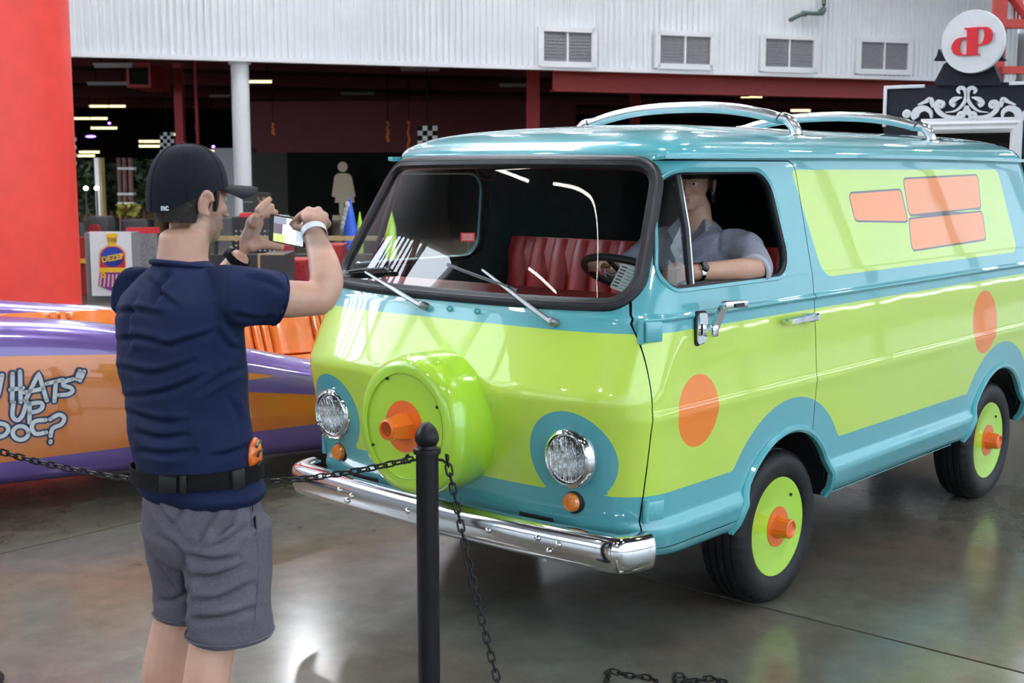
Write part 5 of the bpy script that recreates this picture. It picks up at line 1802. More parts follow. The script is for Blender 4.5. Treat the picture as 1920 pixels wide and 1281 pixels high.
h1 = PT + UP * .892 - gR * .063
h2 = PT2 + UP * .892 + gR * .063
tt_ = np.linspace(0, 1, 60)
chain([h1 + (h2 - h1) * t - UP * .115 * (4 * t * (1 - t)) for t in tt_], 'long black chain sagging behind the man to the left')
h3 = PT + UP * .890 + gR * .063
g1 = on_z(968, 1400, .008)
g2, g3, g4 = on_z(1090, 1345, .006), on_z(1130, 1290, .006), on_z(1137, 1262, .010)
fall = [h3 + (g1 - h3) * t - UP * .05 * math.sin(PI * t) for t in np.linspace(0, 1, 30)]
heap = [on_z(x, y, .008) for x, y in [(1020, 1400), (1075, 1370), (1110, 1310), (1138, 1275), (1140, 1258), (1160, 1262), (1185, 1268), (1210, 1270), (1228, 1276), (1232, 1290), (1262, 1292), (1266, 1268), (1285, 1270), (1282, 1280), (1310, 1276), (1335, 1272), (1350, 1278), (1358, 1282), (1330, 1296), (1280, 1310)]]
chain(fall + catmull(heap, 6), 'black chain dropping from the post to a loose heap on the floor')

# ================================================================== PEOPLE
M['skin'] = pmat('skin', (.57, .325, .23), .45, var=.07, scale=14, sub=.12, bump=.04, bscale=220)
M['navy'] = pmat('navy_jersey', (.009, .015, .048), .8, var=.10, scale=20, bump=.15, bscale=500, spec=.12)
M['cap'] = pmat('navy_black_cap', (.007, .008, .013), .8, var=.12, scale=40, bump=.12, bscale=500, spec=.12)
M['shorts'] = pmat('heather_grey_jersey', (.115, .105, .130), .9, var=.16, scale=220, bump=.25, bscale=420, spec=.1)
M['hair'] = pmat('dark_brown_hair', (.018, .012, .010), .55, var=.4, scale=160, stretch=(1, 1, .15), bump=.5, bscale=240)
M['stubble'] = pmat('stubble_skin', (.40, .25, .19), .6, var=.12, scale=120)
M['lip'] = pmat('lips', (.46, .21, .16), .5)
M['eye'] = pmat('eye_white', (.75, .73, .70), .25)
M['iris'] = pmat('iris_brown', (.05, .025, .012), .2)
M['strap'] = pmat('black_webbing', (.006, .006, .007), .8, var=.15, scale=120, spec=.1)
M['phonebody'] = pmat('phone_black', (.010, .012, .020), .18, coat=.6)
M['sneaker'] = pmat('sneaker_fabric', (.06, .06, .07), .7)
M['sole'] = pmat('sneaker_sole', (.6, .6, .58), .6)


def loft(mb, rings, n=22, flat_end=False):
    """rings = [(centre, half axis vector a, half axis vector b)]; rounded closed ends"""
    V_, F_ = [], []
    R_ = []
    c, a, b = rings[0]
    d0 = unit(rings[0][0] - rings[1][0]); r0 = (np.linalg.norm(a) + np.linalg.norm(b)) / 2
    for f, q in ((.25, .42), (.7, .30), (.92, .14)):
        R_.append((c + d0 * r0 * q * .8, a * f, b * f))
    R_ += list(rings)
    c, a, b = rings[-1]
    d1 = unit(rings[-1][0] - rings[-2][0]); r1 = (np.linalg.norm(a) + np.linalg.norm(b)) / 2
    for f, q in (((.90, -.03), (.80, -.30), (.3, -.34)) if flat_end else ((.92, .14), (.7, .30), (.25, .42))):
        R_.append((c + d1 * r1 * q * .8, a * f, b * f))
    for c, a, b in R_:
        for i in range(n):
            t = 2 * PI * i / n
            V_.append(c + a * math.cos(t) + b * math.sin(t))
    m = len(R_)
    F_ = [(i * n + j, i * n + (j + 1) % n, (i + 1) * n + (j + 1) % n, (i + 1) * n + j) for i in range(m - 1) for j in range(n)]
    F_ += [tuple(range(n))[::-1], tuple((m - 1) * n + j for j in range(n))]
    mb.add(V_, F_)


def limb(mb, pts, rad, n=16, k=4, flat=1.0, side=None):
    """round tapered limb through pts with radii; smooth curve"""
    P = catmull(pts, k); R_ = np.interp(np.linspace(0, len(pts) - 1, len(P)), range(len(pts)), rad)
    rings = []
    for i, p in enumerate(P):
        t = unit(P[min(i + 1, len(P) - 1)] - P[max(i - 1, 0)])
        s_ = side if side is not None else (UP if abs(t[2]) < .9 else V(1, 0, 0))
        a = unit(np.cross(t, s_)); b = np.cross(a, t)
        rings.append((p, a * R_[i], b * R_[i] * flat))
    loft(mb, rings, n)


def add_head(mb, C, R, F, U, s=1.0):
    """C = centre of the skull at eye level; R right, F facing, U up"""
    ax = (R, F, U)
    P = lambda r, f, u: C + (R * r + F * f + U * u) * s
    mb.ell(P(0, -.008, .035), np.array((.076, .098, .085)) * s, ax, 24, 16)
    mb.ell(P(0, .028, -.005), np.array((.066, .070, .075)) * s, ax, 20, 14)
    mb.ell(P(0, .035, -.055), np.array((.055, .056, .058)) * s, ax, 20, 12)
    mb.ell(P(0, .068, -.090), np.array((.026, .022, .022)) * s, ax)
    for q in (-1, 1):
        mb.ell(P(q * .045, .010, -.070), np.array((.016, .040, .030)) * s, ax)
        mb.ell(P(q * .040, .066, -.022), np.array((.020, .018, .018)) * s, ax)
        mb.ell(P(q * .030, .082, .022), np.array((.024, .012, .010)) * s, ax)
        mb.ell(P(q * .012, .106, -.040), np.array((.009, .010, .008)) * s, ax)
        # ear: rim, bowl, lobe
        e = P(q * .078, -.006, -.012)
        pts = [e + (R * q * (.004 + .010 * math.sin(t * .5)) + F * (-.016 * math.cos(t) - .004) + U * (.030 * math.sin(t))) * s for t in np.linspace(-1.2, PI * .95, 12)]
        mb.tube(pts, .0065 * s, 8); mb.ell(e + (R * q * .002 - F * .004) * s, np.array((.006, .014, .026)) * s, ax); mb.ell(e + (F * .004 - U * .026 + R * q * .004) * s, np.array((.006, .008, .010)) * s, ax)
    limb(mb, [P(0, .088, .018), P(0, .097, -.010), P(0, .106, -.034)], [.008 * s, .009 * s, .011 * s], 10)
    mb.ell(P(0, .085, -.068), np.array((.024, .012, .012)) * s, ax)


def face_bits(C, R, F, U, parent, s=1.0):
    ax = (R, F, U)
    P = lambda r, f, u: C + (R * r + F * f + U * u) * s
    for q in (-1, 1):
        b = MB(); b.ell(P(q * .032, .082, .004), np.array((.014, .010, .009)) * s, ax); b.build('eye', M['eye'], parent)
        b = MB(); b.ell(P(q * .032, .0905, .004), np.array((.0055, .003, .0055)) * s, ax); b.build('iris', M['iris'], parent)
        b = MB(); b.tube([P(q * .014, .098, .024), P(q * .030, .096, .030), P(q * .050, .082, .024)], [.004 * s, .005 * s, .003 * s], 8); b.build('eyebrow', M['hair'], parent)
    b = MB(); b.ell(P(0, .096, -.064), np.array((.020, .004, .004)) * s, ax); b.ell(P(0, .095, -.072), np.array((.017, .004, .005)) * s, ax); b.build('lips', M['lip'], parent)


def skin_obj(name, mb, voxel, mat, parent, it=6, disp=None):
    v, f = remesh(mb, voxel, it)
    if disp is not None:
        v = disp(v, f)
    return obj(name, v, f, mat, parent)


def vnormals(v, f):
    fa = np.array([q[:3] for q in f])
    n = np.cross(v[fa[:, 1]] - v[fa[:, 0]], v[fa[:, 2]] - v[fa[:, 0]])
    N = np.zeros_like(v)
    for k in range(3): np.add.at(N, fa[:, k], n)
    return N / np.maximum(np.linalg.norm(N, axis=1, keepdims=True), 1e-12)


# ------------------------------------------------------------------ the man with the phone
MO = V(-1.579, -.682, 0)


def mp(px, py, b_=0.0):
    r = cF + cR * (px - 960) / FPX - cU * (py - 640.5) / FPX
    return CAM + r * (((MO + gF * b_ - CAM) @ gF) / (r @ gF))


Fm = unit(gR * .62 + gF * .78); Rm = unit(gR * .78 - gF * .62)
Fh = unit(gR * .66 + gF * .75 - UP * .05); Rh = unit(np.cross(Fh, UP)); Uh = np.cross(Rh, Fh)
man = empty('person', MO + gR * -.05, 'man in navy T-shirt, grey shorts and black cap photographing with raised hands', 'person')

HC = mp(355, 372, .03)                     # head centre at eye level
body = MB()
add_head(body, HC, Rh, Fh, Uh, 1.0)
neck = [mp(343, 520, .0), mp(342, 480, .005), mp(347, 440, .01)]
loft(body, [(neck[0], Rm * .075, Fm * .070), (neck[1], Rm * .062, Fm * .064), (neck[2], Rm * .060, Fm * .066)])
# trunk under the shirt
loft(body, [(mp(374, 935), Rm * .155, Fm * .105), (mp(362, 850), Rm * .150, Fm * .10), (mp(345, 720), Rm * .165, Fm * .105), (mp(337, 600), Rm * .175, Fm * .10), (mp(338, 540), Rm * .12, Fm * .075)])
# legs
KNr, ANr = mp(405, 1172, -.07), mp(377, 1560, -.10)
KNl, ANl = mp(333, 1140, .13), mp(300, 1490, .10)
limb(body, [mp(420, 980, -.06), mp(420, 1070, -.065), KNr, mp(386, 1290, -.115), mp(379, 1420, -.105), ANr], [.088, .078, .060, .060, .046, .038])
limb(body, [mp(340, 975, .09), mp(343, 1060, .11), KNl, mp(308, 1262, .085), mp(303, 1380, .095), ANl], [.088, .078, .060, .060, .046, .038])
# right arm (nearer): shoulder, elbow, wrist
SHr, ELr, WRr = mp(442, 548, -.10), mp(606, 560, .05), mp(588, 440, .20)
limb(body, [SHr, mp(520, 560, -.02), ELr], [.052, .050, .043])
limb(body, [mp(596, 566, .04), mp(612, 530, .07), mp(606, 490, .13), mp(594, 455, .18), WRr], [.042, .045, .040, .031, .028])
# right hand: back of the hand, curled fingers, index and thumb at the screen
hb_ = mp(590, 420, .225)
ah = unit(mp(585, 400, .26) - mp(590, 437, .20)); sh_ = unit(mp(612, 425, .24) - mp(565, 412, .25)); nh_ = unit(np.cross(ah, sh_))
body.ell(mp(588, 414, .235), (.038, .040, .019), (sh_, ah, nh_), 18, 12)
body.ell(mp(592, 428, .222), (.030, .026, .018), (sh_, ah, nh_))
for (kx_, ky_, kb, mx_, my_, mb2, tx_, ty_, tb) in [(580, 394, .255, 572, 404, .30, 562, 414, .292), (597, 394, .258, 592, 402, .315, 580, 414, .318), (608, 404, .252, 605, 412, .31, 592, 421, .318), (613, 418, .245, 611, 424, .295, 600, 430, .305)]:
    limb(body, [mp(589, 418, .235), mp(kx_, ky_, kb), mp(mx_, my_, mb2), mp(tx_, ty_, tb)], [.012, .0115, .0100, .0085], 10)
limb(body, [mp(577, 398, .26), mp(565, 403, .285), mp(553, 414, .305), mp(545, 422, .322)], [.0115, .0105, .0092, .0078], 10)
limb(body, [mp(582, 432, .225), mp(570, 428, .25), mp(560, 427, .28), mp(551, 426, .31)], [.015, .0135, .0110, .0088], 10)
# left arm: elbow hidden behind the body, wrist and hand at the phone
SHl, ELl, WRl = mp(246, 540, .12), mp(372, 585, .34), mp(451, 481, .36)
limb(body, [SHl, mp(310, 575, .24), ELl], [.052, .048, .042])
limb(body, [ELl, mp(402, 548, .37), mp(430, 510, .37), WRl], [.042, .042, .034, .028])
pa = unit(mp(482, 402, .37) - WRl)
ps = unit(gF * .6 + gR * .5)
ps = unit(ps - pa * (ps @ pa)); pn = np.cross(pa, ps)
body.ell(mp(468, 445, .365), (.030, .050, .018), (ps, pa, pn), 18, 12)
body.ell(mp(477, 420, .37), (.032, .032, .014), (ps, pa, pn), 18, 12)
limb(body, [mp(474, 425, .345), mp(483, 397, .345), mp(496, 383, .36), mp(507, 372, .375)], [.012, .0115, .0105, .0085], 10)
limb(body, [mp(478, 425, .365), mp(490, 398, .37), mp(502, 389, .385), mp(512, 386, .40)], [.012, .0115, .0100, .0085], 10)
limb(body, [mp(478, 427, .38), mp(489, 403, .385), mp(505, 396, .40), mp(520, 399, .41)], [.012, .0110, .0098, .0082], 10)
limb(body, [mp(477, 430, .395), mp(487, 410, .405), mp(498, 403, .425), mp(503, 407, .44)], [.011, .0100, .0088, .0075], 10)
limb(body, [mp(470, 462, .36), mp(488, 458, .365), mp(508, 460, .37), mp(531, 465, .375)], [.019, .0155, .0120, .0092], 10)
def skin_beard():
    m = bpy.data.materials.new('skin_with_stubble'); m.use_nodes = True; nt = m.node_tree; b = _bsdf(m)
    a = nt.nodes.new('ShaderNodeAttribute'); a.attribute_name = 'beard'
    tc = nt.nodes.new('ShaderNodeTexCoord'); n_ = nt.nodes.new('ShaderNodeTexNoise'); n_.inputs['Scale'].default_value = 14; nt.links.new(tc.outputs['Object'], n_.inputs['Vector'])
    r_ = nt.nodes.new('ShaderNodeValToRGB'); r_.color_ramp.elements[0].position = .3; r_.color_ramp.elements[1].position = .7
    r_.color_ramp.elements[0].color = (.55, .305, .215, 1); r_.color_ramp.elements[1].color = (.62, .365, .265, 1); nt.links.new(n_.outputs[0], r_.inputs[0])
    n2 = nt.nodes.new('ShaderNodeTexNoise'); n2.inputs['Scale'].default_value = 700; nt.links.new(tc.outputs['Object'], n2.inputs['Vector'])
    mu = nt.nodes.new('ShaderNodeMath'); mu.operation = 'MULTIPLY'; nt.links.new(a.outputs['Fac'], mu.inputs[0]); nt.links.new(n2.outputs[0], mu.inputs[1])
    mx = nt.nodes.new('ShaderNodeMixRGB'); nt.links.new(mu.outputs[0], mx.inputs[0]); nt.links.new(r_.outputs[0], mx.inputs[1]); mx.inputs[2].default_value = (.06, .04, .035, 1)
    nt.links.new(mx.outputs[0], b.inputs['Base Color']); b.inputs['Roughness'].default_value = .45
    b.inputs['Subsurface Weight'].default_value = .12; b.inputs['Subsurface Radius'].default_value = (.012, .004, .002)
    return m


v_, f_ = remesh(body, .0045, 5)
q_ = v_ - HC; qr, qf, qu = q_ @ Rh, q_ @ Fh, q_ @ Uh
beard = np.clip((-.030 - qu) / .02, 0, 1) * np.clip((qu + .125) / .02, 0, 1) * np.clip((qf - .005) / .02, 0, 1)
bd = obj('body', v_, f_, skin_beard(), man, attrs=dict(beard=beard))
face_bits(HC, Rh, Fh, Uh, bd)


def folds(amp, comps, mask=None):
    def fn(v, f):
        N = vnormals(v, f)
        d = np.zeros(len(v))
        for (kv, a, ph, sh) in comps:
            w = (v - MO) @ np.asarray(kv)
            w = w + .35 * np.sin((v - MO) @ np.asarray(sh) + ph)
            d += a * (np.sin(w * 6.283 + ph) * .5 + .5) ** 2
        if mask is not None: d *= mask(v)
        return v + N * (d * amp)[:, None]
    return fn


# shirt
sh = MB()
zb = mp(376, 915)[2]
loft(sh, [(mp(377, 915), Rm * .192, Fm * .142), (mp(372, 893), Rm * .186, Fm * .137), (mp(366, 870), Rm * .180, Fm * .131), (mp(358, 830), Rm * .183, Fm * .134), (mp(350, 760), Rm * .186, Fm * .132), (mp(340, 680), Rm * .198, Fm * .133), (mp(336, 610), Rm * .204, Fm * .128),
         (mp(337, 560), Rm * .195, Fm * .112), (mp(340, 525), Rm * .140, Fm * .090), (mp(343, 502), Rm * .085, Fm * .078)], 28)
loft(sh, [(mp(395, 560, -.06), Rm * .07 + UP * .0, UP * .085), (mp(440, 556, -.10), gF * .068, UP * .078), (mp(490, 556, -.055), unit(gF * .8 - gR * .4) * .066, unit(UP + gR * .1) * .071), (mp(521, 560, -.018), unit(gF * .8 - gR * .5) * .066, unit(UP + gR * .22) * .068)], 22, True)
loft(sh, [(mp(300, 560, .05), Rm * .07, UP * .080), (mp(252, 555, .11), unit(gR + gF * .3) * .060, UP * .080), (mp(268, 570, .17), unit(gR - gF * .5) * .064, UP * .070), (mp(300, 590, .22), unit(gR - gF * .5) * .064, UP * .066)], 22, True)


def px_of(v):
    d = v - CAM
    z = d @ cF
    return np.stack([960 + FPX * (d @ cR) / z, 640.5 - FPX * (d @ cU) / z], 1)


def creases(lines, depth, width, base=None, soft=.35):
    """press fold lines (given where the photo shows them) into the cloth facing the hall side, with a ridge beside each"""
    def fn(v, f):
        if base is not None: v = base(v, f)
        N = vnormals(v, f)
        P = px_of(v)
        face = np.clip(-(N @ gF) * 2.0 + .2, 0, 1)
        d = np.zeros(len(v))
        for k, ln in enumerate(lines):
            ln = np.array(catmull([np.array(q, float) for q in ln], 6)) if len(ln) > 2 else np.array(ln, float)
            best = np.full(len(v), 1e9); tt = np.zeros(len(v)); sg = np.zeros(len(v))
            for m in range(len(ln) - 1):
                a, b2 = ln[m], ln[m + 1]; ab = b2 - a
                t = np.clip(((P - a) @ ab) / max(ab @ ab, 1e-9), 0, 1)
                w = P - a - t[:, None] * ab
                dist = np.hypot(w[:, 0], w[:, 1])
                up = dist < best
                best = np.where(up, dist, best); tt = np.where(up, (m + t) / (len(ln) - 1), tt)
                sg = np.where(up, np.sign(ab[0] * w[:, 1] - ab[1] * w[:, 0]), sg)
            taper = np.sin(np.clip(tt, .04, .96) * PI) ** .5
            x = best / width
            d += taper * (-np.exp(-x ** 2) + .75 * np.exp(-((best - sg * 0 - 1.9 * width) / (1.2 * width)) ** 2) * (sg < 0) + soft * np.exp(-((best - 2.2 * width) / (1.5 * width)) ** 2) * (sg > 0))
        return v + N * (d * depth * face)[:, None]
    return fn


SH_L = [[(216, 588), (260, 584), (305, 592)], [(222, 640), (265, 636), (318, 650)], [(300, 654), (350, 640), (405, 622)], [(226, 690), (290, 702), (365, 676)], [(234, 745), (310, 735), (380, 706)], [(242, 775), (300, 792), (345, 790)],
        [(285, 528), (305, 555), (335, 578)], [(318, 515), (300, 540), (292, 570)], [(252, 812), (300, 822), (350, 816)], [(404, 575), (412, 625), (432, 652), (462, 655)], [(462, 690), (420, 705), (375, 735)], [(262, 846), (310, 852), (365, 846)], [(395, 856), (435, 850), (474, 832)],
        [(462, 520), (500, 528), (528, 545)], [(440, 590), (480, 600), (505, 596)], [(290, 903), (340, 912), (405, 908)], [(430, 750), (450, 780), (455, 830)], [(255, 555), (240, 600), (242, 650)]]
shirt_f = creases(SH_L, .0085, 5.5, folds(.006, [(gR * 1.6 + UP * 6.0, .5, .4, gR * 14), (gR * 5 + UP * 3.5, .35, 1.2, UP * 17)]))
shirt = skin_obj('t_shirt', sh, .006, M['navy'], man, 9, shirt_f)
b = MB(); b.tube([mp(343, 500) + Rm * .079 * math.cos(t) + Fm * .076 * math.sin(t) + UP * (.012 * math.sin(t) * -1 + .004) for t in np.linspace(0, 2 * PI, 33)[:-1]], .0075, 8, closed=True); b.build('collar', M['navy'], shirt)
b = MB(); c = mp(520, 560, -.019); u1, u2 = unit(gF * .8 - gR * .5) * .0660, unit(UP + gR * .22) * .0680
b.tube([c + u1 * math.cos(t) + u2 * math.sin(t) for t in np.linspace(0, 2 * PI, 33)[:-1]], .004, 6, closed=True, up=gR); b.build('sleeve_hem', M['navy'], shirt)
# shorts
so = MB()
loft(so, [(mp(374, 905), Rm * .166, Fm * .118), (mp(378, 945), Rm * .180, Fm * .132), (mp(384, 1000), Rm * .186, Fm * .138), (mp(386, 1030), Rm * .170, Fm * .120)], 26)
loft(so, [(mp(425, 985, -.055), Rm * .105, Fm * .125), (mp(428, 1060, -.06), Rm * .104, Fm * .115), (mp(430, 1130, -.07), Rm * .103, Fm * .108), (mp(432, 1182, -.07), Rm * .106, Fm * .110), (mp(432, 1194, -.07), Rm * .106, Fm * .110)], 24, True)
loft(so, [(mp(345, 975, .085), Rm * .100, Fm * .120), (mp(350, 1040, .11), Rm * .098, Fm * .108), (mp(358, 1100, .13), Rm * .097, Fm * .100), (mp(361, 1142, .13), Rm * .099, Fm * .102), (mp(361, 1152, .13), Rm * .099, Fm * .102)], 24, True)
SO_L = [[(288, 940), (306, 968), (332, 1000)], [(350, 938), (335, 960), (326, 985)], [(392, 1030), (430, 1012), (478, 980)], [(350, 1040), (395, 1052), (445, 1046)], [(300, 1008), (336, 1035), (350, 1085), (352, 1150)], [(356, 1082), (400, 1084), (455, 1062)], [(362, 1128), (410, 1125), (475, 1095)], [(297, 1060), (312, 1090), (338, 1118)],
        [(302, 1128), (330, 1126), (352, 1112)], [(366, 1164), (420, 1160), (488, 1138)], [(410, 950), (385, 985), (368, 1025)], [(440, 955), (425, 985), (400, 1010)]]
shorts_f = creases(SO_L, .010, 6.5, folds(.005, [(gR * 4.5 + UP * 6.5, .6, .2, UP * 9 + gR * 6)]))
shorts = skin_obj('shorts', so, .006, M['shorts'], man, 7, shorts_f)
from mathutils.bvhtree import BVHTree
bv_s = BVHTree.FromPolygons([tuple(v.co) for v in shorts.data.vertices], [tuple(p.vertices) for p in shorts.data.polygons])


def hit_on(bv, px, py, lift=.002):
    d = unit(cF + cR * (px - 960) / FPX - cU * (py - 640.5) / FPX)
    h = bv.ray_cast(Vector(CAM), Vector(d))
    return None if h[0] is None else np.array(h[0]) - d * lift


for (cx_, cy_, bb, ra, rb_) in ((431, 1183, -.07, .110, .114), (361, 1143, .13, .103, .106)):
    b = MB(); b.tube([mp(cx_, cy_, bb) + Rm * ra * math.cos(t) + Fm * rb_ * math.sin(t) for t in np.linspace(0, 2 * PI, 41)[:-1]], .0035, 6, closed=True); b.build('hem_stitch', M['shorts'], shorts)
slit = [q for q in (hit_on(bv_s, x, y, .001) for x, y in [(470, 926), (470, 945), (471, 965), (474, 985), (479, 1003), (482, 990), (481, 970), (479, 945), (476, 926)]) if q is not None]
if len(slit) > 4:
    cen = np.mean(slit, 0); b = MB(); b.add(slit + [cen], [(i, (i + 1) % len(slit), len(slit)) for i in range(len(slit))]); b.build('pocket_opening', M['strap'], shorts, fix=False)
    b = MB(); b.tube(slit, .0028, 6); b.build('pocket_edge', M['shorts'], shorts)
seam = [q for q in (hit_on(bv_s, x, y, .0005) for x, y in [(482, 1010), (484, 1050), (484, 1090), (482, 1130), (477, 1170), (472, 1190)]) if q is not None]
if len(seam) > 2:
    b = MB(); b.tube(catmull(seam, 4), .0018, 5); b.build('side_seam', M['shorts'], shorts)
M['buckleblack'] = pmat('buckle_plastic', (.008, .008, .009), .4, spec=.25)
# waist strap
b = MB()
wc_ = mp(369, 880); ring_ = [wc_ + Rm * .197 * math.cos(t) + Fm * .148 * math.sin(t) + UP * .012 * math.cos(t - .4) for t in np.linspace(0, 2 * PI, 65)[:-1]]
b.sweep(ring_, [(-.002, -.021), (.002, -.021), (.002, .021), (-.002, .021)], closed=True); belt = b.build('waist_strap', M['strap'], man)


def on_belt(px):
    best = min(range(len(ring_)), key=lambda i: abs(960 + FPX * ((ring_[i] - CAM) @ cR) / ((ring_[i] - CAM) @ cF) - px) + (1e3 if (ring_[i] - wc_) @ gF > .02 else 0))
    p = ring_[best]; nrm = unit((p - wc_) * V(1, 1, 0)); return p, nrm


for px, w, h, nm in ((304, .020, .046, 'buckle'), (324, .040, .040, 'buckle'), (340, .016, .048, 'buckle'), (440, .036, .050, 'strap_slider')):
    p, nr = on_belt(px); tg = np.cross(UP, nr); b = MB(); b.box(p + nr * .008, (w, .014, h), (tg, nr, UP), .004); b.build(nm, M['buckleblack'], belt)
p, nr = on_belt(474); tg = np.cross(UP, nr)
pc = mp(478, 855, -.055)
b = MB(); b.ell(pc, (.014, .034, .048), (gR, unit(gF + gR * .2), UP), 18, 12); pch = b.build('pouch', M['orange'], man, label='small orange and black pouch on the strap')
for q in (-.022, .004, .028):
    b = MB(); b.tube([pc + UP * (q + .008 * math.sin(t)) + gR * .014 * math.sqrt(max(0, 1 - (q / .05) ** 2)) - gF * .034 * math.cos(t) for t in np.linspace(.2, PI - .2, 8)], .0035, 6); b.build('pouch_stripe', M['black'], pch)
# cap
cu_ = unit(Uh + Fh * -.10); cf_ = unit(Fh - cu_ * (Fh @ cu_)); cr_ = np.cross(cf_, cu_)
cb = HC + Uh * .018 - Fh * .006
b = MB(); V_, F_ = [], []
nA, nB = 40, 14
for i in range(nB + 1):
    ph = (i / nB) * (PI / 2) * 1.0
    for j in range(nA):
        t = 2 * PI * j / nA
        rx, ry, rz = .0885, .1110, .118
        back = max(0, -math.sin(t))
        zz = rz * math.sin(ph) ** .92 - (1 - math.sin(ph)) * .046 * back
        cr2 = math.cos(ph) ** .72
        V_.append(cb + cr_ * rx * cr2 * math.cos(t) + cf_ * ry * cr2 * math.sin(t) + cu_ * zz)
F_ = [(i * nA + j, i * nA + (j + 1) % nA, (i + 1) * nA + (j + 1) % nA, (i + 1) * nA + j) for i in range(nB) for j in range(nA)]
b.add(V_, F_); cap = b.build('cap', M['cap'], man, sharp=80, fix=True)
b = MB(); b.lathe([(.009, -.002), (.008, .003), (0, .005)], cb + cu_ * .118, cu_, 12); b.build('cap_button', M['cap'], cap)
for k in range(6):
    t = k * PI / 3 + PI / 6
    b = MB(); b.tube([cb + cr_ * .0888 * math.cos(ph) ** .72 * math.cos(t) + cf_ * .1114 * math.cos(ph) ** .72 * math.sin(t) + cu_ * (.1185 * math.sin(ph) ** .92 - (1 - math.sin(ph)) * .046 * max(0, -math.sin(t))) for ph in np.linspace(.02, PI / 2 - .05, 14)], .0012, 5); b.build('panel_seam', M['cap'], cap)
# curved brim
V_, F_ = [], []
nu, nv = 18, 6
for j in range(nu + 1):
    a = -1.15 + 2.3 * j / nu
    for i in range(nv + 1):
        q = i / nv
        ex = .098 * math.cos(a * .95) ** .55 * q if abs(a) < 1.5 else 0
        p = cb + cr_ * (.0875 + .003 * q) * math.sin(a) + cf_ * (.108 * math.cos(a) + ex) + cu_ * (.012 - .020 * math.sin(a) ** 2 * (.4 + q) - .012 * q)
        V_ += [p, p - cu_ * .004]
for j in range(nu):
    for i in range(nv):
        A, B, C_, D = (2 * (j * (nv + 1) + i), 2 * ((j + 1) * (nv + 1) + i), 2 * ((j + 1) * (nv + 1) + i + 1), 2 * (j * (nv + 1) + i + 1))
        F_ += [(A, B, C_, D), (A + 1, D + 1, C_ + 1, B + 1)]
    i = nv; A, B = 2 * (j * (nv + 1) + i), 2 * ((j + 1) * (nv + 1) + i); F_.append((A, B, B + 1, A + 1))
b = MB(); b.add(V_, F_); b.build('cap_brim', M['cap'], cap, sharp=70)
# small white mark at the back of the cap
mk = mp(290, 396, -.04)
mt = 3 * PI / 2 - .05
mk = cb + cr_ * .0895 * math.cos(mt + .55) + cf_ * .1125 * math.sin(mt + .55) - cu_ * .034; mn = unit(cr_ * math.cos(mt + .55) + cf_ * math.sin(mt + .55)); mx_ = unit(np.cross(cu_, mn))
text_mesh('nc', .022, mk + mn * .001, mx_, cu_, mn, .002, M['whitepaint'], cap, 'cap_mark', bold=.0006)
# hair below the cap
b = MB()
V_, F_ = [], []
nA, nB = 44, 7
ts = np.linspace(PI * 1.0 - .22, PI * 2.0 + .22, nA)
for i in range(nB + 1):
    z = .030 - .092 * i / nB
    for t in ts:
        k_ = .99 - .22 * (i / nB) ** 1.6
        zz = z * (1.0 if math.sin(t) < -.15 else (.55 if z < 0 else 1))
        V_.append(HC + Rh * .0815 * k_ * math.cos(t) + Fh * (-.006 + .1035 * k_ * math.sin(t)) + Uh * zz)
n = nA
F_ = [(i * n + j, i * n + j + 1, (i + 1) * n + j + 1, (i + 1) * n + j) for i in range(nB) for j in range(n - 1)]
b.add(V_, F_); b.build('hair', M['hair'], man, fix=False)
# sideburns
for q in (-1, 1):
    b = MB(); limb(b, [HC + Rh * q * .070 + Fh * .032 + Uh * .03, HC + Rh * q * .0715 + Fh * .030 - Uh * .010, HC + Rh * q * .070 + Fh * .028 - Uh * .030], [.012, .010, .006], 10, flat=.6); b.build('sideburn', M['hair'], man)
# wristband and watch
ax_ = unit(WRr - mp(598, 470, .155)); s1 = unit(np.cross(ax_, UP)); s2 = np.cross(s1, ax_)
b = MB(); b.sweep([mp(589, 437, .203) + s1 * .034 * math.cos(t) + s2 * .033 * math.sin(t) for t in np.linspace(0, 2 * PI, 33)[:-1]], [(-.0012, -.010), (.0012, -.010), (.0012, .010), (-.0012, .010)], up=ax_, closed=True); wb = b.build('paper_wristband', M['whitepaint'], man, label='white paper wristband with a red end')
tb_ = math.atan2(gR @ s2, gR @ s1)
b = MB(); b.sweep([mp(589, 437, .203) + s1 * .0350 * math.cos(t) + s2 * .0340 * math.sin(t) for t in np.linspace(tb_ - .9, tb_ + .3, 8)], [(-.001, -.010), (.001, -.010), (.001, .010), (-.001, .010)], up=ax_); b.build('red_tab', M['brightred'], wb)
ax_ = unit(WRl - mp(430, 510, .37)); s1 = unit(np.cross(ax_, UP)); s2 = np.cross(s1, ax_)
wcc = WRl - ax_ * .012
b = MB(); b.sweep([wcc + s1 * .032 * math.cos(t) + s2 * .032 * math.sin(t) for t in np.linspace(0, 2 * PI, 33)[:-1]], [(-.0015, -.011), (.0015, -.011), (.0015, .011), (-.0015, .011)], up=ax_, closed=True); wt = b.build('watch_strap', M['strap'], man)
wo = unit(-gR * .8 + UP * .5); wo = unit(wo - ax_ * (wo @ ax_)); b = MB(); b.lathe([(.018, .030), (.019, .034), (.018, .041), (.014, .042), (0, .042)], wcc, wo, 24); b.build('watch_case', M['black'], wt)
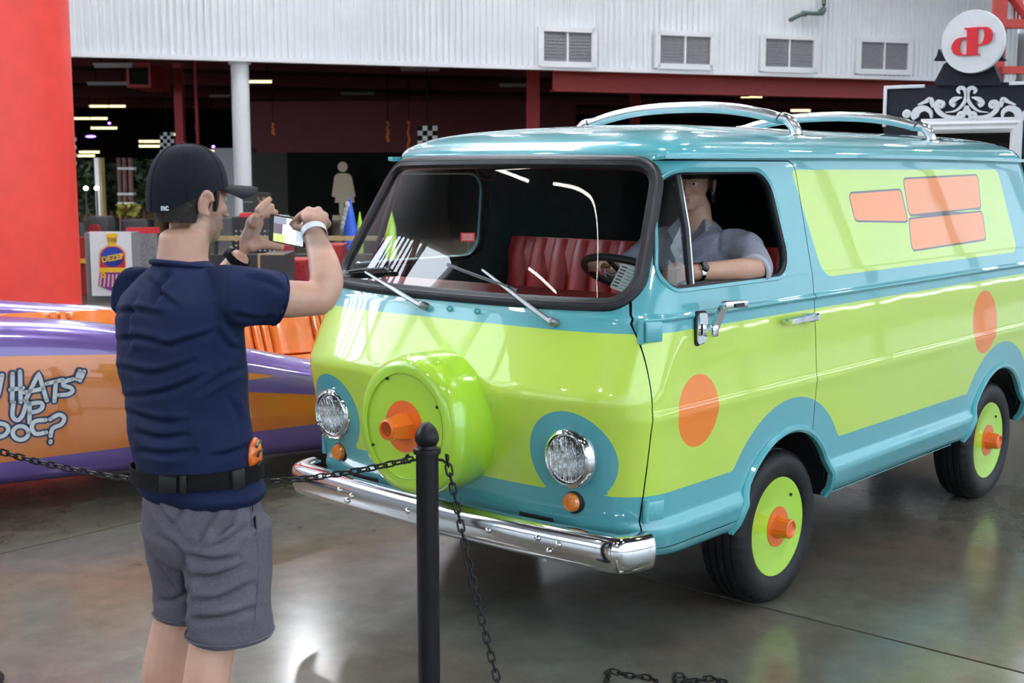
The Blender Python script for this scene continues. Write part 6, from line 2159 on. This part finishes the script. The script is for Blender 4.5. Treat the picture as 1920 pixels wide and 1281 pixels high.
# shoes
for an, kn in ((ANr, KNr), (ANl, KNl)):
    c = V(an[0], an[1], 0)
    b = MB(); b.ell(c + Fm * .05 + UP * .055, (.048, .135, .045), (Rm, Fm, UP)); b.ell(c - Fm * .02 + UP * .075, (.045, .06, .055), (Rm, Fm, UP)); so_ = b.build('shoe', M['sneaker'], man)
    b = MB(); b.prism([(math.cos(t) * .05, math.sin(t) * .142 + .045) for t in np.linspace(0, 2 * PI, 25)[:-1]], c, Rm, Fm, UP, .028); b.build('shoe_sole', M['sole'], so_)

# the phone
pr_ = unit(Rm * 1.0 - UP * .10); pu_ = unit(UP + Rm * .10); pn_ = unit(np.cross(pr_, pu_))
if pn_ @ gF > 0: pn_ = -pn_
pu_ = unit(np.cross(pn_, pr_)); pu_ = pu_ if pu_[2] > 0 else -pu_
pc_ = mp(539, 433, .405)
ph = empty('smartphone', pc_ - UP * .04, 'black smartphone held sideways between the raised hands', 'phone')
b = MB(); b.prism(rounded([(-.079, -.040), (.079, -.040), (.079, .040), (-.079, .040)], .010, 5), pc_, pr_, pu_, -pn_, .010); b.build('phone_body', M['phonebody'], ph)
b = MB(); b.prism(rounded([(-.079, -.040), (.079, -.040), (.079, .040), (-.079, .040)], .010, 5), pc_ - pn_ * .003, pr_ * 1.012, pu_ * 1.02, -pn_, .004); b.build('metal_rim', M['alu'], ph)


def glow(name, col, st):
    return pmat(name, col, .3, emit=col, estr=st, var=.0)


M['sc0'] = glow('screen_pale', (.82, .86, .92), .85); M['sc1'] = glow('screen_grey', (.30, .33, .40), .7); M['sc2'] = glow('screen_green', (.50, .62, .22), .8); M['sc3'] = glow('screen_dark', (.20, .16, .20), .5); M['sc4'] = glow('screen_blue', (.45, .55, .62), .7)


def scr(name, x0, y0, x1, y1, k, m, par):
    b = MB(); b.prism([(x0, y0), (x1, y0), (x1, y1), (x0, y1)], pc_ + pn_ * (.0002 + .0002 * k), pr_, pu_, pn_, .0002); return b.build(name, m, par, smooth=False)


s0 = scr('screen', -.058, -.036, .066, .036, 1, M['sc0'], ph)
scr('picture_area', -.058, .016, -.004, .036, 3, M['sc1'], s0); scr('picture_area', -.058, -.013, -.020, .016, 3, M['sc3'], s0); scr('picture_area', -.058, -.036, -.006, -.013, 3, M['sc2'], s0); scr('picture_area', .038, -.035, .065, .010, 3, M['sc4'], s0)
scr('screen_icon', .045, -.030, .052, -.024, 5, M['sc0'], s0)

# ------------------------------------------------------------------ the driver
M['chambray'] = pmat('grey_chambray', (.30, .30, .36), .85, var=.12, scale=120, bump=.2, bscale=400)
M['cuff'] = pmat('pale_cuff', (.46, .46, .52), .85, var=.08, scale=120)
DO = V(1.10, -.45, .97)
dF, dR = V(-1, 0, 0), V(0, 1, 0)
drv = empty('person', V(1.05, -.45, .97), 'driver in a rolled sleeve grey shirt at the wheel of the van', 'person')
D = lambda x, y, z: V(x, y, z)
DH = D(1.085, -.445, 1.735)
dFh = unit(V(-.97, -.20, 0)); dRh = unit(np.cross(dFh, UP))
db = MB()
add_head(db, DH, dRh, dFh, UP, .98)
loft(db, [(D(1.11, -.45, 1.54), dR * .075, dF * .07), (D(1.10, -.45, 1.60), dR * .062, dF * .062), (D(1.09, -.447, 1.66), dR * .060, dF * .064)])
loft(db, [(D(1.08, -.45, 1.02), dR * .15, dF * .10), (D(1.10, -.45, 1.25), dR * .15, dF * .10), (D(1.12, -.45, 1.45), dR * .15, dF * .09)])
limb(db, [D(1.12, -.66, 1.50), D(1.06, -.76, 1.43), D(.94, -.825, 1.405)], [.050, .048, .042])
limb(db, [D(.96, -.82, 1.405), D(.82, -.83, 1.412), D(.66, -.80, 1.415), D(.56, -.775, 1.415)], [.046, .046, .036, .028])
limb(db, [D(1.10, -.27, 1.49), D(1.00, -.20, 1.40), D(.90, -.20, 1.36)], [.050, .046, .042])
limb(db, [D(.92, -.20, 1.36), D(.82, -.24, 1.385), D(.74, -.28, 1.40)], [.043, .037, .028])
# hands
db.ell(D(.51, -.765, 1.413), (.045, .022, .034), None, 16, 10)
for k in range(4):
    z = 1.438 - k * .017
    limb(db, [D(.49, -.765, z), D(.455, -.775, z - .002), D(.435, -.755, z - .006), D(.445, -.735, z - .008)], [.011, .0105, .0095, .008], 10)
limb(db, [D(.53, -.76, 1.44), D(.50, -.745, 1.445), D(.47, -.735, 1.435)], [.012, .011, .009], 10)
db.ell(D(.685, -.285, 1.418), (.042, .036, .020), None, 16, 10)
for k in range(4):
    y = -.255 - k * .018
    limb(db, [D(.67, y, 1.425), D(.63, y, 1.432), D(.605, y, 1.412), D(.615, y, 1.390)], [.011, .0105, .0095, .008], 10)
limb(db, [D(.70, -.31, 1.415), D(.675, -.335, 1.410), D(.645, -.34, 1.40)], [.012, .011, .009], 10)
# thighs and shins down to the cab floor
for y in (-.55, -.35):
    limb(db, [D(1.05, y, 1.02), D(.80, y, 1.04), D(.66, y, 1.02)], [.075, .070, .058]); limb(db, [D(.66, y, 1.02), D(.60, y, .78), D(.56, y, .56)], [.055, .052, .040])
dbo = skin_obj('body', db, .005, M['skin'], drv, 5)
face_bits(DH, dRh, dFh, UP, dbo, .98)
ds = MB()
loft(ds, [(D(1.08, -.45, 1.00), dR * .185, dF * .135), (D(1.09, -.45, 1.15), dR * .180, dF * .130), (D(1.10, -.45, 1.30), dR * .185, dF * .130), (D(1.115, -.45, 1.42), dR * .195, dF * .118), (D(1.12, -.45, 1.49), dR * .190, dF * .095), (D(1.12, -.45, 1.535), dR * .12, dF * .08), (D(1.115, -.45, 1.56), dR * .07, dF * .07)], 28)
limb(ds, [D(1.12, -.60, 1.47), D(1.12, -.665, 1.475), D(1.06, -.755, 1.425), D(.97, -.805, 1.395)], [.075, .072, .066, .066], 18)
limb(ds, [D(1.12, -.30, 1.47), D(1.10, -.265, 1.475), D(1.00, -.205, 1.40), D(.91, -.20, 1.365)], [.075, .070, .062, .060], 18)
DMO = MO
dshirt = skin_obj('shirt', ds, .008, M['chambray'], drv, 6, folds(.012, [(V(3, 4, 7), .6, .3, V(9, 11, 4)), (V(-5, 3, 5), .5, 1.9, V(4, 13, 8))]))
for (p, q) in ((D(.965, -.808, 1.396), unit(V(-.9, -.3, -.1))), (D(.905, -.20, 1.364), unit(V(-.9, .0, -.3)))):
    b = MB(); b.lathe([(.058, .028), (.068, .026), (.071, .0), (.068, -.026), (.060, -.028)], p, q, 24, cap=False); b.build('rolled_cuff', M['cuff'], dshirt)
# collar leaves and placket
for s_ in (-1, 1):
    b = MB(); b.add([D(1.05, -.45 + s_ * .01, 1.535), D(1.06, -.45 + s_ * .065, 1.595), D(1.02, -.45 + s_ * .095, 1.545), D(.995, -.45 + s_ * .045, 1.50), D(1.07, -.45 + s_ * .01, 1.535), D(1.08, -.45 + s_ * .065, 1.595), D(1.04, -.45 + s_ * .095, 1.545), D(1.01, -.45 + s_ * .045, 1.50)], [(0, 1, 2, 3), (4, 7, 6, 5), (0, 4, 5, 1), (1, 5, 6, 2), (2, 6, 7, 3), (3, 7, 4, 0)]); b.build('collar', M['chambray'], dshirt)
for z in (1.28, 1.36, 1.44):
    b = MB(); b.lathe([(.006, 0), (.006, .003), (0, .004)], D(.965 + .02 * (z - 1.28) / .16, -.45, z), V(-1, 0, 0), 10); b.build('button', M['whitepaint'], dshirt)
b = MB(); V_, F_ = [], []
for i in range(9):
    ph_ = i / 8 * PI / 2
    for j in range(32):
        t = 2 * PI * j / 32
        lowr = .00 if math.sin(t) > .35 else -.075
        zz = .122 * math.sin(ph_) + (lowr if i == 0 else 0) + (.035 if math.sin(t) > .35 and i == 0 else 0)
        V_.append(DH + dRh * .083 * math.cos(ph_) ** .8 * math.cos(t) + dFh * (-.010 + .104 * math.cos(ph_) ** .8 * math.sin(t)) + UP * (zz + .0))
F_ = [(i * 32 + j, i * 32 + (j + 1) % 32, (i + 1) * 32 + (j + 1) % 32, (i + 1) * 32 + j) for i in range(8) for j in range(32)]
b.add(V_, F_); b.build('hair', M['hair'], drv, fix=False)
tr = MB()
for y in (-.55, -.35):
    limb(tr, [D(1.10, y, 1.01), D(.82, y, 1.035), D(.655, y, 1.01)], [.09, .082, .068]); limb(tr, [D(.66, y, 1.02), D(.605, y, .80), D(.565, y, .58)], [.066, .062, .055])
skin_obj('trousers', tr, .01, M['strap'], drv, 5)
# watch on the left wrist, band on the right
wa = unit(D(.56, -.775, 1.415) - D(.66, -.80, 1.415)); s1 = unit(np.cross(wa, UP)); s2 = np.cross(s1, wa); wcc = D(.60, -.785, 1.415)
b = MB(); b.sweep([wcc + s1 * .035 * math.cos(t) + s2 * .035 * math.sin(t) for t in np.linspace(0, 2 * PI, 33)[:-1]], [(-.002, -.010), (.002, -.010), (.002, .010), (-.002, .010)], up=wa, closed=True); wt = b.build('wristwatch', M['chrome'], drv)
b = MB(); b.lathe([(.021, .030), (.022, .036), (.020, .042), (0, .043)], wcc, unit(V(0, -.8, .6)), 24); b.build('watch_case', M['chrome'], wt)
b = MB(); b.lathe([(.016, .0432), (.016, .044), (0, .0441)], wcc, unit(V(0, -.8, .6)), 20); b.build('watch_dial', M['ink'], wt)
wa = unit(D(.74, -.28, 1.40) - D(.82, -.24, 1.385)); s1 = unit(np.cross(wa, UP)); s2 = np.cross(s1, wa)
b = MB(); b.sweep([D(.735, -.283, 1.401) + s1 * .033 * math.cos(t) + s2 * .033 * math.sin(t) for t in np.linspace(0, 2 * PI, 33)[:-1]], [(-.001, -.008), (.001, -.008), (.001, .008), (-.001, .008)], up=wa, closed=True); b.build('paper_wristband', M['whitepaint'], drv)
